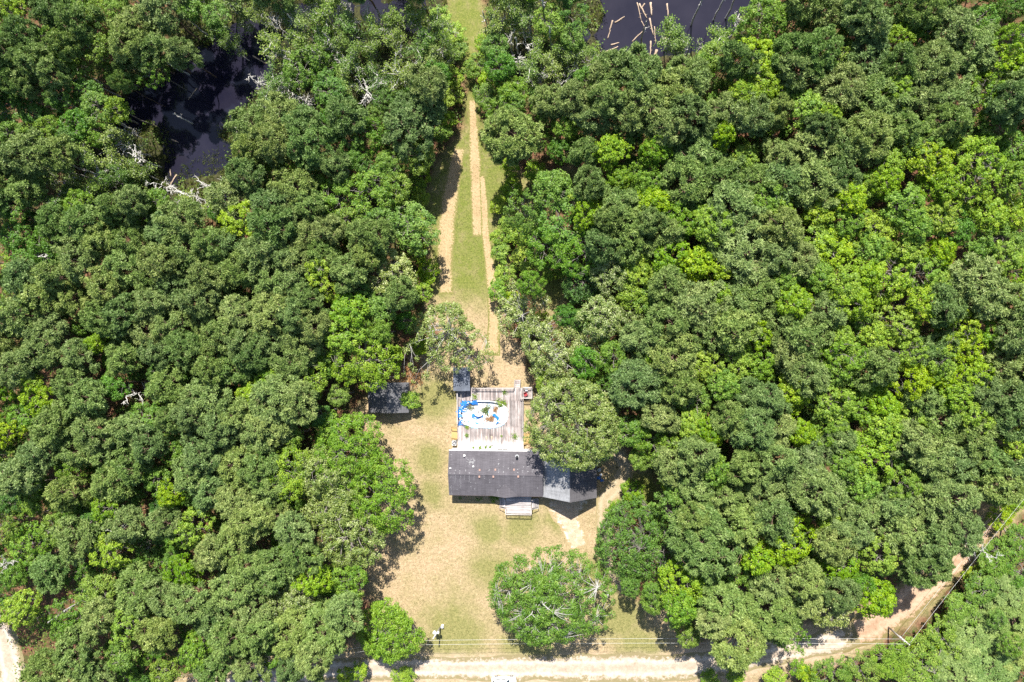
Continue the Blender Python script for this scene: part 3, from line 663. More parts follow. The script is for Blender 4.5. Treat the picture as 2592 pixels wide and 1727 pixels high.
# ------------------------------------------------------------------ the woods: every crown that the photo shows
TREES = '''
Y 22 28 45|P 140 30 42|P 200 60 45|H 110 112 40|P 60 85 36|P 30 132 45|P 92 152 42|P 165 112 36|P 62 205 42|P 25 190 36
P 340 70 50|P 410 30 50|P 320 112 45|P 382 122 46|P 452 132 38|P 308 165 24|P 303 210 22|H 250 120 42|H 230 40 40|H 300 28 42
H 480 18 40|H 540 40 38|S 552 76 32|S 590 20 36|S 572 108 24|H 215 232 42|H 245 268 44|H 90 288 40|H 150 245 42|H 120 332 38
H 300 278 36|H 200 312 42|P 60 392 54|P 140 390 42|P 18 410 36|H 250 332 40|S 292 352 38|H 30 270 42|P 130 190 40|H 190 180 40
S 225 400 40|S 290 410 38|S 310 440 36|H 30 340 36|H 170 352 36|H 380 175 34|S 60 445 40|S 130 450 38
S 697 116 44|S 760 60 40|S 830 45 42|S 880 60 38|S 950 70 38|S 1000 100 36|S 930 125 40|S 900 155 42|S 1050 40 36|S 1060 132 42
S 960 200 44|S 1010 185 46|H 760 180 42|S 700 205 42|S 680 255 44|S 742 278 42|H 840 230 44|S 880 205 42|S 800 140 36|S 720 30 36
S 1110 60 34|S 1100 150 36|H 1110 190 34|S 1085 105 32|S 650 30 32|S 820 90 34|S 870 110 30|S 760 110 34|S 1000 50 32|S 1130 110 26
P 1047 300 78|P 1085 222 46|P 690 360 52|P 780 372 52|P 640 322 46|P 760 312 46|P 716 300 46|H 1062 392 46|H 980 412 38|P 870 290 44
P 640 385 44|P 620 440 44|H 870 355 40|H 930 340 42|H 830 320 36|P 850 420 40|H 900 400 36|H 760 430 42
H 700 440 42|S 480 520 38|S 420 540 38|S 540 510 36|H 1270 172 42|H 1292 232 42|S 1246 60 42|S 1290 30 40|P 1300 345 66|H 1250 120 36
S 1322 52 42|H 1390 62 42|S 1368 130 40|H 1450 102 34|S 1462 152 38|S 1342 182 42|S 1420 132 38|H 1440 30 40|S 1400 170 36|S 1500 150 34
S 1700 78 38|S 1716 112 34|S 1820 102 42|H 1932 42 72|H 1985 60 56|P 1620 192 50|P 1560 172 42|P 1640 262 58|P 1710 232 58|P 1742 282 52
P 1600 292 46|P 1752 202 46|P 1690 322 46|Y 1900 200 52|Y 1932 152 54|Y 1962 232 48|Y 1880 242 42|P 1850 292 46|P 1902 302 42|H 1580 350 42
H 1610 330 36|P 1770 388 62|Y 1544 382 46|Y 1662 382 42|B 1470 325 26|P 1482 392 38|P 1400 262 46|H 1300 262 34|Y 1830 342 36|Y 1880 402 40
P 1520 200 40|H 1480 210 40|P 1450 250 40|P 1540 250 46|P 1500 300 44|H 1430 320 40|P 1800 320 40|H 1800 150 42|P 1860 150 40|H 1780 170 36
P 2080 20 42|H 2112 62 44|P 2200 60 46|P 2180 22 42|H 2300 48 54|Y 2262 92 38|H 2332 92 42|P 2402 70 48|P 2200 140 56|P 2072 130 48
Y 2560 90 36|Y 2572 152 50|H 2472 55 40|P 2470 132 52|P 2360 170 66|P 2272 160 42|P 2572 200 50|P 2222 250 64|P 2130 222 52|Y 2262 232 38
Y 2482 240 52|P 2402 260 48|Y 2520 300 48|P 2560 258 46|Y 2040 280 48|Y 1990 230 48|P 1972 282 38|Y 2092 292 40|P 2082 322 36|P 2200 350 52
P 2290 342 44|Y 2342 350 52|P 2062 372 52|P 2132 372 46|P 1982 392 42|Y 2242 402 52|Y 2332 405 52|Y 2482 392 56|P 2402 312 42|H 2562 382 44
P 2010 130 44|P 2010 180 42|H 2130 140 40|P 2320 250 46|Y 2420 380 44|P 2330 30 40|P 2270 20 40|P 2030 10 38
P 60 472 46|S 132 502 42|H 40 602 42|H 120 622 46|P 220 572 52|P 290 532 40|P 252 602 46|P 332 612 44|P 202 662 50|P 312 682 52
P 420 592 54|H 370 562 44|P 470 562 48|P 482 632 50|Y 602 562 52|P 575 502 50|H 400 512 40|P 332 512 40|P 560 692 52
P 442 722 48|P 520 702 42|P 622 682 46|P 100 742 56|P 182 762 48|P 40 802 48|P 112 842 48|P 272 732 46|P 252 812 42|P 312 792 50
P 392 772 48|P 442 832 48|P 532 802 46|P 602 802 50|P 380 842 48|P 60 702 46|Y 242 872 32|H 30 520 44|H 200 520 38|P 140 560 42
H 60 660 42|P 140 700 42|P 400 660 46|P 380 710 42|P 600 620 46|P 540 620 44|P 500 760 44|P 560 850 46|P 470 880 46|P 620 870 46|P 20 870 42
P 690 522 52|P 752 482 48|P 682 572 50|P 662 642 50|P 782 597 42|P 822 642 42|H 862 500 52|H 940 488 56|H 1034 570 64|P 922 592 42
P 932 642 42|P 882 692 46|Y 832 722 54|Y 806 688 40|O 980 694 70|B 1078 690 34|P 700 722 52|P 682 792 54|P 742 802 46|Y 882 792 58
H 952 772 52|P 1012 752 38|Y 872 852 56|H 962 842 40|P 760 660 44|P 740 560 44|P 720 640 42|P 740 720 42|P 780 760 42|P 830 580 40
H 880 560 42|H 960 560 40|P 780 520 40|H 800 450 42|P 760 860 46|P 800 830 40|P 690 860 44|H 820 880 40|H 1000 470 40|P 960 600 40|H 900 730 44
H 1400 470 54|H 1414 556 74|H 1322 540 38|Y 1500 502 46|Y 1490 552 38|P 1570 522 48|P 1588 594 70|P 1490 462 38|Y 1560 457 38|Y 1650 470 38
Y 1652 522 48|P 1740 462 62|H 1742 532 50|P 1850 522 56|P 1930 470 46|Y 1932 512 48|Y 1722 572 48|Y 1792 572 52|P 1890 640 70|P 1920 740 64
Y 1682 652 52|Y 1612 682 52|Y 1772 662 52|Y 1820 680 42|P 1760 772 56|P 1692 812 58|O 1542 690 48|D 1472 722 48|O 1522 802 52|O 1590 812 42
H 1600 742 46|P 1850 832 48|Y 1812 752 40|Y 1930 842 40|B 1330 652 42|H 1340 720 36|P 1820 610 42|P 1680 590 46|H 1380 620 44|P 1540 560 38
P 1640 560 42|H 1640 440 40|P 1820 450 48|P 1690 720 46|H 1650 760 42|P 1620 860 46|P 1790 840 48|H 1720 860 42|P 1860 760 44|H 1480 640 44|P 1520 620 40
P 1980 462 52|P 2062 462 52|Y 1972 522 44|P 1982 582 46|P 1962 652 42|Y 2082 532 48|Y 2072 602 54|Y 2112 642 52|Y 2202 472 44|Y 2252 462 42
Y 2282 512 52|Y 2222 572 54|Y 2312 572 48|Y 2212 632 50|Y 2252 692 58|Y 2332 692 58|Y 2382 642 40|Y 2452 502 54|Y 2502 542 52|Y 2572 462 52
H 2422 582 46|H 2482 642 42|H 2542 602 44|P 2472 732 66|P 2382 772 48|P 2582 782 48|Y 2002 762 52|Y 2062 702 48|Y 2132 722 52|Y 2162 762 48
Y 2332 772 48|Y 2272 822 48|Y 2442 822 48|Y 2502 842 48|P 2032 852 48|H 2182 822 42|Y 2222 852 42|P 2572 852 46|Y 2572 692 48|Y 2562 540 44
Y 2150 500 46|P 2130 450 44|Y 2150 570 46|P 2020 660 44|Y 2380 480 46|Y 2370 560 44|Y 2540 660 42|Y 2190 700 46|P 2090 790 46|Y 1990 700 40|Y 2390 720 40
Y 2300 630 44|H 2400 840 42|P 1970 810 46|Y 2110 850 44|Y 2540 760 42
P 100 892 50|P 40 932 46|P 200 902 42|P 310 902 46|P 400 892 42|Y 20 972 42|Y 110 1022 46|Y 90 976 36|P 230 1012 46|H 290 972 46
H 370 1062 46|P 520 1012 56|P 592 932 48|Y 632 992 44|P 480 1052 46|P 140 1082 52|P 240 1092 46|Y 20 1092 36|P 100 1152 46|P 50 1202 50
P 270 1132 52|P 340 1182 46|P 290 1222 50|H 440 1132 46|P 520 1142 52|P 600 1172 60|P 490 1202 46|P 522 1242 50|P 600 1272 52|H 400 1212 42
Y 430 1252 36|H 180 1182 44|P 170 1252 46|H 80 1272 46|Y 270 1287 42|H 330 1262 46|P 330 1090 46|P 420 980 44|P 180 980 42|H 60 1060 42
P 200 1140 44|P 560 1080 46|P 440 1060 40|H 20 1150 40|P 380 1130 42|P 660 1100 48|P 600 1050 46|H 20 1260 40|P 540 930 44
H 782 958 54|P 700 1012 62|P 690 1072 54|Y 682 952 48|P 740 910 46|P 690 1242 48|P 660 1182 50|P 640 900 44|P 760 1010 46|H 730 1110 46|P 640 1320 46
H 1482 912 42|H 1600 1092 40|P 1610 972 60|P 1702 902 58|P 1722 972 48|P 1672 1052 48|Y 1652 902 38|Y 1742 1072 44|Y 1792 1092 48|Y 1792 932 54
Y 1832 982 48|P 1882 1002 46|P 1902 1092 54|H 1702 1132 50|P 1692 1172 46|Y 1812 1192 50|P 1882 1182 44|P 1762 1232 52|H 1722 1276 48|P 1932 1242 48
Y 1932 922 46|Y 1862 902 46|H 1640 1110 42|H 1760 1010 44|P 1850 1060 44|P 1770 1150 46|P 1840 1260 48|H 1560 980 40|H 1550 900 42|P 1940 1020 44|P 1760 1320 44
P 2002 902 52|Y 2092 902 54|Y 2112 942 48|Y 2292 892 44|P 2352 892 44|Y 2432 882 48|P 2562 932 54|Y 2462 952 52|Y 2382 972 48|Y 2312 952 46
Y 2012 992 48|Y 2092 1022 52|Y 2162 1032 48|Y 2202 982 46|Y 2232 1022 44|Y 2242 1082 52|Y 2312 1062 48|P 2382 1062 52|Y 2452 1052 40|P 2562 1062 50
Y 2022 1092 40|Y 2102 1082 44|Y 2182 1152 60|P 2042 1152 60|Y 2132 1182 44|P 2062 1242 58|P 2352 1162 48|P 2402 1182 56|P 2502 1162 52|P 2522 1232 56
Y 2292 1222 46|Y 2182 1232 46|P 2412 1262 52|P 2172 1282 48|P 1972 1092 44|P 1962 1162 48|H 2282 1152 44|Y 2562 1122 46|P 2460 1110 46|P 2480 1000 46
P 2040 950 44|Y 2150 900 44|P 2220 930 44|Y 2370 920 42|P 2010 1210 44|P 2120 1110 42|P 2330 1010 44|P 2540 1000 44|P 2300 1110 42|P 2260 1280 46|P 2340 1260 46
Y 2410 1010 42|P 2580 1190 44
H 70 1372 58|P 200 1372 52|Y 290 1392 50|D 380 1382 44|Y 482 1342 52|P 592 1372 54|H 250 1482 48|P 350 1492 58|P 482 1532 58|Y 472 1442 44
P 602 1492 58|Y 50 1532 50|P 190 1652 58|Y 322 1572 50|P 402 1602 52|Y 492 1642 48|P 582 1622 52|H 312 1662 44|P 120 1696 46|H 420 1702 42
H 12 1332 44|H 142 1342 44|P 542 1562 48|P 540 1400 46|P 420 1330 44|P 130 1440 44|H 40 1450 44|P 250 1560 44|P 640 1430 50|P 420 1510 44|H 180 1560 42
P 250 1710 42|P 640 1560 46|P 540 1690 42|P 330 1330 42|H 240 1320 42|P 630 1690 42
P 692 1442 58|Y 800 1462 48|H 882 1472 52|P 690 1312 48|O 762 1502 48|O 702 1532 50|P 822 1592 58|P 732 1602 50|P 792 1672 46|H 700 1652 44|P 872 1542 46
P 760 1400 46|P 740 1340 44|P 660 1600 44|P 740 1690 36
P 1780 1372 86|Y 1742 1462 72|Y 1722 1542 48|P 1832 1522 58|P 1872 1622 62|P 1812 1572 46|H 1902 1452 46|Y 1922 1412 48|H 1850 1440 46|P 1880 1330 50
P 1960 1562 66|P 2030 1502 46|O 2102 1532 58|Y 2215 1518 52|Y 2002 1392 54|P 2032 1462 46|Y 2132 1442 52|Y 2222 1412 50|P 2342 1432 52|P 2272 1342 54
P 2362 1372 50|P 2432 1352 46|P 2152 1342 48|H 2082 1330 46|P 1960 1310 48|P 2100 1380 42|P 2130 1500 40|H 2180 1480 38|P 1950 1480 46|H 1990 1600 40
H 2430 1540 44|H 2332 1690 74|H 2252 1680 52|H 2110 1706 40|P 2462 1612 64|P 2502 1692 70|P 2562 1562 58|P 2546 1496 46|H 2522 1420 48|H 2582 1452 42
H 2390 1620 46|P 2420 1700 50|H 2180 1700 40|H 2486 1490 42|P 2570 1650 50|H 2580 1360 40
B 1262 600 26|B 1268 640 24|B 1275 690 30|B 1262 735 26|B 1300 760 30|B 1150 92 32|B 1200 165 32|B 1146 190 28|B 1142 240 28|B 1224 248 26
B 1130 205 24|B 1160 130 24|B 1225 110 22|B 1118 40 26|B 1232 200 26|B 1135 300 22|B 1120 340 24|B 1350 430 26|B 1290 480 30|B 1030 500 30|B 1020 440 30|B 1055 470 24
B 1285 560 28|B 1370 820 30|B 1060 640 26|B 1064 740 28|B 1330 830 26|B 1500 970 30|B 1520 1010 26|B 1600 1250 34|B 1650 1300 30|B 1560 1290 26|B 1690 1210 28
B 910 1700 26|B 870 1716 24|B 1020 1716 32|B 1800 1720 26|B 1960 1710 26|B 1860 1712 22|B 2030 1700 26|B 2320 1655 40|B 2366 1625 34|B 2400 1585 34
B 2432 1535 34|B 2470 1475 34|B 2505 1420 34|B 2540 1310 34|B 2570 1270 30|B 1040 1010 24|B 1000 900 30|B 1060 880 26|B 2046 1706 24|B 1010 520 30|B 1040 545 28|B 1070 440 26|B 1062 500 24|B 1055 580 26|B 1050 410 26|B 1078 375 24|B 1290 420 24|B 1262 520 22|B 1310 600 28|B 1400 690 26|B 1345 560 26
'''
def zone(x, y):
    if x > 1950 and y > np.interp(x, [1950, 2170, 2340, 2450, 2570, 2650], [1660, 1604, 1490, 1400, 1250, 1170]): return 'in the thicket across the power lines', 'far thicket'
    if x < 640 and y < 520: return 'by the dark swamp pool', 'swamp pool bank'
    if x < 1180 and y < 260: return 'in the flooded causeway swamp', 'flooded swamp'
    if 1180 <= x < 1900 and y < 220: return 'by the log-strewn pond shore', 'pond shore'
    if x < 640 and y < 940: return 'between swamp pool and old shed', 'deep woods'
    if x < 1180 and y < 880: return 'between swamp pool and mown strip', 'strip side woods'
    if x < 1180 and y < 1300: return 'behind the old charcoal-roofed shed', 'shed woods'
    if x < 1180: return 'between lamp pole and sandy clearing', 'road woods'
    if x < 1700 and y < 950: return 'between mown strip and pond woods', 'mown strip edge'
    if y < 700: return 'in woods behind the log-strewn pond', 'pond woods'
    if y < 1290: return 'in woods on the garage side', 'garage woods'
    return 'between garage and power-line bend', 'power line woods'
TONE = {'P': ('olive', 'grey-green', 'dark green'), 'Y': ('golden-green', 'lime-green', 'deep lime'), 'H': ('light green', 'mid-green', 'dark green'),
        'O': ('warm pale', 'pale', 'grey-green'), 'D': ('light', 'dark', 'blackish green'), 'S': ('yellowish', 'green', 'dark'), 'B': ('yellow', 'yellow-green', 'green')}
WORD = {'P': 'round-crowned pine', 'Y': 'leafy tree', 'H': 'leafy tree', 'O': 'oak', 'D': 'dense evergreen', 'S': 'sparse swamp tree', 'B': 'low shrub'}
NEAR = {'P': 'a pine', 'Y': 'a lime-coloured tree', 'H': 'a green leafy tree', 'O': 'an oak', 'D': 'a dense evergreen', 'S': 'a sparse swamp tree', 'B': 'a low shrub'}
LIST = [(a.split()[0], *map(float, a.split()[1:])) for ln in TREES.strip().split('\n') for a in ln.split('|')]
LXY = np.array([q[1:3] for q in LIST])
def auto_label(k, x, y, r, young=False):
    z, g = zone(x, y); tone = TONE[k][tone_of(x, y)]
    size = 'young ' if young else '' if k == 'B' else 'broad ' if r >= 54 else 'small ' if r < 42 else ''
    d = np.hypot(LXY[:, 0] - x, LXY[:, 1] - y); near = ''
    ks = [LIST[i][0] for i in np.argsort(d)[:5] if 1 < d[i] < 120][:2]
    if ks and ks[0] != k: near = ' beside ' + NEAR[ks[0]]
    elif len(ks) > 1 and ks[1] != k: near = ' near ' + NEAR[ks[1]]
    lb = f'{size}{tone} {WORD[k]}{near}, {z}'
    return lb, f'{size}{tone} {WORD[k]}s{near}, {g}'
for k, x, y, r in LIST:
    lb, gr = auto_label(k, x, y, r)
    plant(k, x, y, r, 6.0 if zone(x, y)[1] == 'far thicket' and k != 'B' else None, lb, gr)

# trees that stand apart, each with a look of its own
def solo(key, px, py, R, h, label, mat, bark, seed, name='oak_tree', **kw):
    a = dict(n=260, k=54, leaf=.25, rc=(.5, .9), depth=.6, low=-.2, amp=.4, interior=.3, flat=.6, lobes=14, tmean=.45, tsd=.16, trunk_r=.32, limbs=26, twig=.03)
    a.update(kw); c, t, *_ = make_broad(seed, R, h, **a)
    c.materials.append(M[mat]); t.materials.append(M[bark])
    p = at(px, py, h * .82); o = empty(name, (p.x, p.y, 0), 0, label, 'tree'); link('trunk', t, None, o); link('crown', c, None, o).color = (.5, .5, .5, 1)
    PLANTED.append((p.x, p.y, R, 'O')); return o
solo('a', 1470, 1088, 8.0, 14, 'big round oak with pale lime leaves overhanging the garage roof', 'oak', 'bark', 901, n=640, k=60, tip=.02, depth=.62, amp=.24, tmean=.43)
solo('b', 1374, 1522, 9.0, 12.5, 'spreading front-lawn oak with bare pale limbs between garage and sand road', 'green', 'bark_pale', 902, n=640, k=62, amp=.45, lobes=18,
     rc=(.5, .95), interior=.45, limbs=26, depth=.55, trunk_r=.4, twig=.032, tmean=.33)
solo('c', 1616, 1385, 7.0, 11, 'dense dark feathery evergreen beside the driveway', 'dense', 'bark', 903, name='evergreen_tree', n=560, k=46, leaf=.22, rc=(.4, .75), amp=.2, depth=.9, low=-.4, flat=.9)
solo('d', 985, 1610, 6.0, 10.5, 'bright green round oak overhanging the sand road beside the bare pole', 'bright', 'bark', 904, n=360, amp=.35, tmean=.62, depth=.7)
solo('e', 868, 1140, 6.8, 13, 'tall leafy oak shading the lawn just past the old shed', 'bright', 'bark', 905, n=400, tmean=.52, amp=.35, depth=.75)
solo('f', 955, 1262, 5.8, 12, 'round green oak bulging furthest onto the side lawn', 'bright', 'bark', 906, n=300, tmean=.52, amp=.35, depth=.7)
solo('g', 838, 1268, 5.2, 13, 'pale flecked oak behind the round green side-lawn oak', 'oak', 'bark', 907, n=240, depth=.75)
solo('h', 880, 1360, 6.0, 12, 'broad oak casting a brown shadow on the lawn edge', 'oak', 'bark', 908, n=300, tmean=.4, depth=.7)
solo('i', 912, 918, 5.2, 13, 'vivid yellow-green tree overhanging the old shed roof', 'yellow', 'bark', 909, name='hardwood_tree', n=170, tmean=.55, amp=.5, flat=.5)
solo('j', 742, 1208, 3.4, 14, 'single vivid yellow-green tree among the dark oaks behind side lawn', 'yellow', 'bark', 910, name='hardwood_tree', n=90, tmean=.55, amp=.5)
solo('k', 1128, 836, 6.2, 10, 'airy light green oak over the small blue-grey shed', 'oak', 'bark_pale', 911, n=230, k=44, amp=.5, interior=.2, twig=.03, tmean=.45, tip=.03)
solo('l', 1402, 890, 6.4, 10.5, 'silvery-leaved oak next to the pool deck\'s back steps', 'oak', 'bark_pale', 912, n=290, amp=.4, tmean=.45, tip=.22, twig=.03)
solo('m', 1322, 800, 4.8, 9.5, 'thin pale oak on the edge of the mown strip', 'oak', 'bark_pale', 913, n=130, k=40, amp=.5, tip=.22, twig=.04)
solo('n', 1490, 880, 3.4, 9.5, 'small silvery oak behind the silvery-leaved deck oak', 'oak', 'bark_pale', 914, n=90, k=40, amp=.4, tip=.3)
solo('o', 808, 1188, 4.4, 13.5, 'pale oak wedged between tall shed oak and the woods', 'oak', 'bark', 915, n=190)

# dead trees: white crowns of bare limbs, and bare trunks in the swamp
for x, y, r, g in [(835, 115, 30, 'swamp'), (930, 242, 48, 'swamp'), (690, 50, 30, 'swamp'), (722, 222, 40, 'swamp'), (1082, 92, 34, 'swamp'), (560, 480, 36, 'pool'),
                   (470, 492, 40, 'pool'), (400, 470, 32, 'pool'), (345, 400, 34, 'pool'), (320, 372, 32, 'pool'), (520, 470, 34, 'pool'), (760, 250, 34, 'swamp'),
                   (850, 412, 30, 'swamp'), (745, 440, 26, 'swamp'), (1762, 195, 36, 'pond'), (1500, 150, 26, 'pond'), (1870, 40, 30, 'pond'), (1340, 120, 28, 'pond'),
                   (340, 1000, 40, 'w'), (470, 745, 32, 'w'), (115, 650, 34, 'w'), (2500, 1402, 32, 'e'), (300, 1340, 30, 'w'), (30, 1420, 34, 'w'), (675, 1590, 30, 'w'),
                   (700, 120, 26, 'swamp'), (900, 60, 30, 'swamp'), (960, 40, 26, 'swamp'), (1010, 130, 26, 'swamp'), (640, 200, 26, 'pool'), (260, 440, 34, 'pool'), (1420, 215, 30, 'pond'),
                   (880, 20, 26, 'swamp'), (795, 180, 26, 'swamp'), (1050, 170, 24, 'swamp'), (660, 270, 26, 'pool'), (610, 330, 26, 'pool'), (1270, 60, 26, 'pond'), (1310, 150, 24, 'pond'), (770, 30, 26, 'swamp'), (930, 20, 28, 'swamp'), (990, 80, 26, 'swamp'), (860, 150, 28, 'swamp'), (780, 120, 26, 'swamp'),
                   (700, 260, 28, 'swamp'), (660, 290, 26, 'pool'), (740, 160, 26, 'swamp'), (1120, 130, 22, 'swamp'), (1060, 70, 24, 'swamp'), (1340, 60, 26, 'pond'), (1290, 100, 26, 'pond'), (1370, 190, 26, 'pond'), (1440, 190, 26, 'pond'),
                   (500, 500, 30, 'pool'), (600, 460, 28, 'pool'), (280, 380, 28, 'pool'), (310, 330, 24, 'pool'), (60, 440, 28, 'pool'), (140, 250, 24, 'pool'), (390, 140, 22, 'pool'), (270, 300, 24, 'pool')]:
    lb = {'swamp': 'leafless silver-grey dead tree with spreading limbs in the flooded swamp', 'pool': 'leafless grey dead tree at the rim of the dark swamp pool',
          'pond': 'leafless pale dead tree on the shore of the log-strewn pond', 'w': f'bleached dead tree among living pines {zone(x, y)[0]}',
          'e': 'bleached dead treetop in the thicket across the power lines'}[g]
    plant('N', x, y, r, 9 if g in ('pond', 'swamp', 'pool') else 13, lb, None if g == 'e' else 'bare dead trees, ' + (zone(x, y)[1] if g == 'w' else g))
for x, y, h, g in [(240, 440, 12, 'pool'), (232, 452, 13, 'pool'), (345, 372, 7, 'pool'), (352, 388, 8, 'pool'), (346, 404, 8, 'pool'), (348, 425, 7, 'pool'), (338, 332, 7, 'pool'),
                   (310, 268, 9, 'pool'), (306, 246, 9, 'pool'), (318, 280, 8, 'pool'), (262, 214, 9, 'pool'), (530, 92, 10, 'pool'), (478, 188, 8, 'pool'), (408, 122, 10, 'pool'),
                   (620, 28, 9, 'pool'), (600, 30, 9, 'pool'), (247, 60, 10, 'pool'), (72, 205, 10, 'pool'), (370, 395, 6, 'pool'), (390, 430, 6, 'pool'), (265, 470, 9, 'pool'),
                   (486, 313, 7, 'lone'), (1713, 186, 15, 'pond'), (1768, 88, 4, 'x'), (1752, 62, 14, 'pond'), (1806, 50, 13, 'pond'), (1836, 46, 11, 'pond'), (1622, 118, 12, 'pond'),
                   (1398, 150, 14, 'shore'), (1380, 90, 15, 'shore'), (1418, 285, 12, 'snag'), (1438, 300, 11, 'snag'), (1585, 240, 10, 'shore'), (1540, 250, 10, 'shore'),
                   (1320, 160, 12, 'shore'), (870, 155, 12, 'swamp'), (800, 105, 12, 'swamp'), (850, 200, 12, 'swamp'), (1240, 100, 11, 'swamp'), (910, 195, 10, 'swamp'), (230, 813, 12, 'w'),
                   (270, 1560, 13, 'w'), (290, 1470, 14, 'w'), (240, 1500, 13, 'w'), (2130, 1210, 10, 'e'), (860, 390, 10, 'swamp')]:
    if g == 'x': continue
    lb = {'pool': 'bare grey trunk leaning out over the dark swamp pool bank', 'lone': 'lone pale broken trunk standing in the dark swamp pool',
          'pond': 'dark bare trunk standing in the water of the log-strewn pond', 'shore': 'bare dark trunk on the shore of the log-strewn pond',
          'snag': 'broken grey trunk with stub limbs behind the mown strip\'s pines', 'swamp': 'bare trunk in the flooded swamp by the causeway',
          'w': f'bare trunk among the pines {zone(x, y)[0]}', 'e': 'single bare trunk in the woods on the garage side of the house'}[g]
    o = plant('K', x, y, 14, h, lb, None if g in ('lone', 'e') else 'bare trunks, ' + (zone(x, y)[1] if g == 'w' else g), base_px=(x, y))

# understorey: younger trees fill the gaps, and the woods go on a little past the frame
rs = np.random.RandomState(5)
PL = np.array([p[:3] for p in PLANTED])
cand = np.stack([rs.uniform(-70, 2662, 7000), rs.uniform(-120, 1790, 7000)], 1)
cg = at_np(cand, 9.0); gpx, gpy = px_np(cg[:, 0], cg[:, 1])
lw, sw_, sd_, _, zz = ground_fields(gpx, gpy, cg[:, 0], cg[:, 1])
inframe = (cand[:, 0] > -30) & (cand[:, 0] < 2620) & (cand[:, 1] > -30) & (cand[:, 1] < 1750)
pond_px = np.minimum(sdf_poly(cand[:, 0], cand[:, 1], POND_A), sdf_poly(cand[:, 0], cand[:, 1], POND_B)) < 34
lw = np.maximum(lw, ground_fields(cand[:, 0], cand[:, 1], *at_np(cand).T)[0])
keep_road = ~pond_px & (np.hypot(cand[:, 0] - 20, cand[:, 1] - 1680) > 130) & (np.minimum(sdf_line(gpx, gpy, ROAD), sdf_line(gpx, gpy, TRAIL)) > 75)
n_fill = 0
EXTRA = []
for i in range(len(cand)):
    if lw[i] > .04 or sd_[i] > .05 or zz[i] < -.3 or not keep_road[i]: continue
    x, y = cg[i]; d = np.hypot(PL[:, 0] - x, PL[:, 1] - y)
    if inframe[i]:
        if (d < PL[:, 2] * .78 + .5).any(): continue
        r = rs.uniform(24, 34); k = rs.choice(['H', 'D', 'H'] if sw_[i] < .5 else ['S', 'S', 'H']); hgt = rs.uniform(8, 11)
    else:
        if (d < PL[:, 2] + 1.6).any(): continue
        r = rs.uniform(40, 58); k = rs.choice(['P', 'P', 'Y', 'H']); hgt = None
    cx, cy = cand[i]
    lb, gr = auto_label(k, cx, cy, r, bool(inframe[i]))
    plant(k, cx, cy, r, hgt, lb, gr, 'sapling' if inframe[i] and k == 'H' else None); n_fill += int(inframe[i])
    PL = np.vstack([PL, [x, y, r / FOC * 118]])
print('trees', len(PLANTED), 'fill', n_fill)

# ------------------------------------------------------------------ stuff: undergrowth, lawn grass, marsh
def scatter(n, seed, x0=-40, x1=2632, y0=-40, y1=1767):
    r = np.random.RandomState(seed); P = np.stack([r.uniform(x0, x1, n), r.uniform(y0, y1, n)], 1)
    g = at_np(P); return r, P, g, ground_fields(P[:, 0], P[:, 1], g[:, 0], g[:, 1])
def built(P):
    b = np.zeros(len(P), bool)
    for x0, y0, x1, y1 in [(1138, 925, 1345, 1140), (1136, 1130, 1515, 1262), (1260, 1250, 1365, 1302), (925, 960, 1040, 1050)]:
        b |= (P[:, 0] > x0) & (P[:, 0] < x1) & (P[:, 1] > y0) & (P[:, 1] < y1)
    return b
r, P, g, (lw, sw, sd, gr_, zz) = scatter(52000, 71)
dens = fbm(g[:, 0], g[:, 1], 5.0, 77)
ok = (lw < .25) & (sd < .1) & (zz > WATER_Z - .05) & (dens > .44) & ~built(P)
g = g[ok]; n = len(g); k = 3
C = np.stack([g[:, 0], g[:, 1], zz[ok] + r.uniform(.15, 1.0, n) ** 1.5 * 1.9 * (dens[ok] > .5) + .12], 1)
off = r.normal(size=(n, k, 3)) * [.3, .3, .2]
V, F = leaf_quads((C[:, None] + off).reshape(-1, 3), (r.normal(size=(n, k, 3)) * .5 + [0, 0, 1]).reshape(-1, 3), r.uniform(.25, .5, n * k), r)
tint = np.repeat(np.clip(np.repeat(dens[ok] * 1.1 - .1, k) + r.normal(0, .17, n * k), 0, 1), 4)
tag(link('undergrowth', np_mesh('undergrowth', V, [F], {'tint': tint}), M['under']), 'low leafy undergrowth covering the forest floor', 'undergrowth', kind='stuff')

r, P, g, (lw, sw, sd, gr_, zz) = scatter(110000, 72, 880, 1780, 150, 1727)
dg = np.clip(fbm(g[:, 0], g[:, 1], 6, 78) * .75 + .1 - gr_ * .35, 0, 1)
ok = (lw > .55) & (sd < .25) & (r.rand(len(g)) < .9) & ~built(P) & (sdf_line(P[:, 0], P[:, 1], ROAD) > 34)
g = g[ok]; n = len(g)
V, F = needle_tufts(np.stack([g[:, 0], g[:, 1], np.zeros(n)], 1), r.normal(size=(n, 3)) * .3 + [0, 0, 1], r.uniform(.05, .14, n), 3, r, .5, .8)
tint = np.repeat(np.clip(dg[ok] * 1.3 - .05 + r.normal(0, .2, n), 0, 1), 9)
tag(link('lawn_grass', np_mesh('lawn_grass', V, [F], {'tint': tint}), M['grass']), 'short dry grass covering the lawn and mown strip', 'grass', kind='stuff')

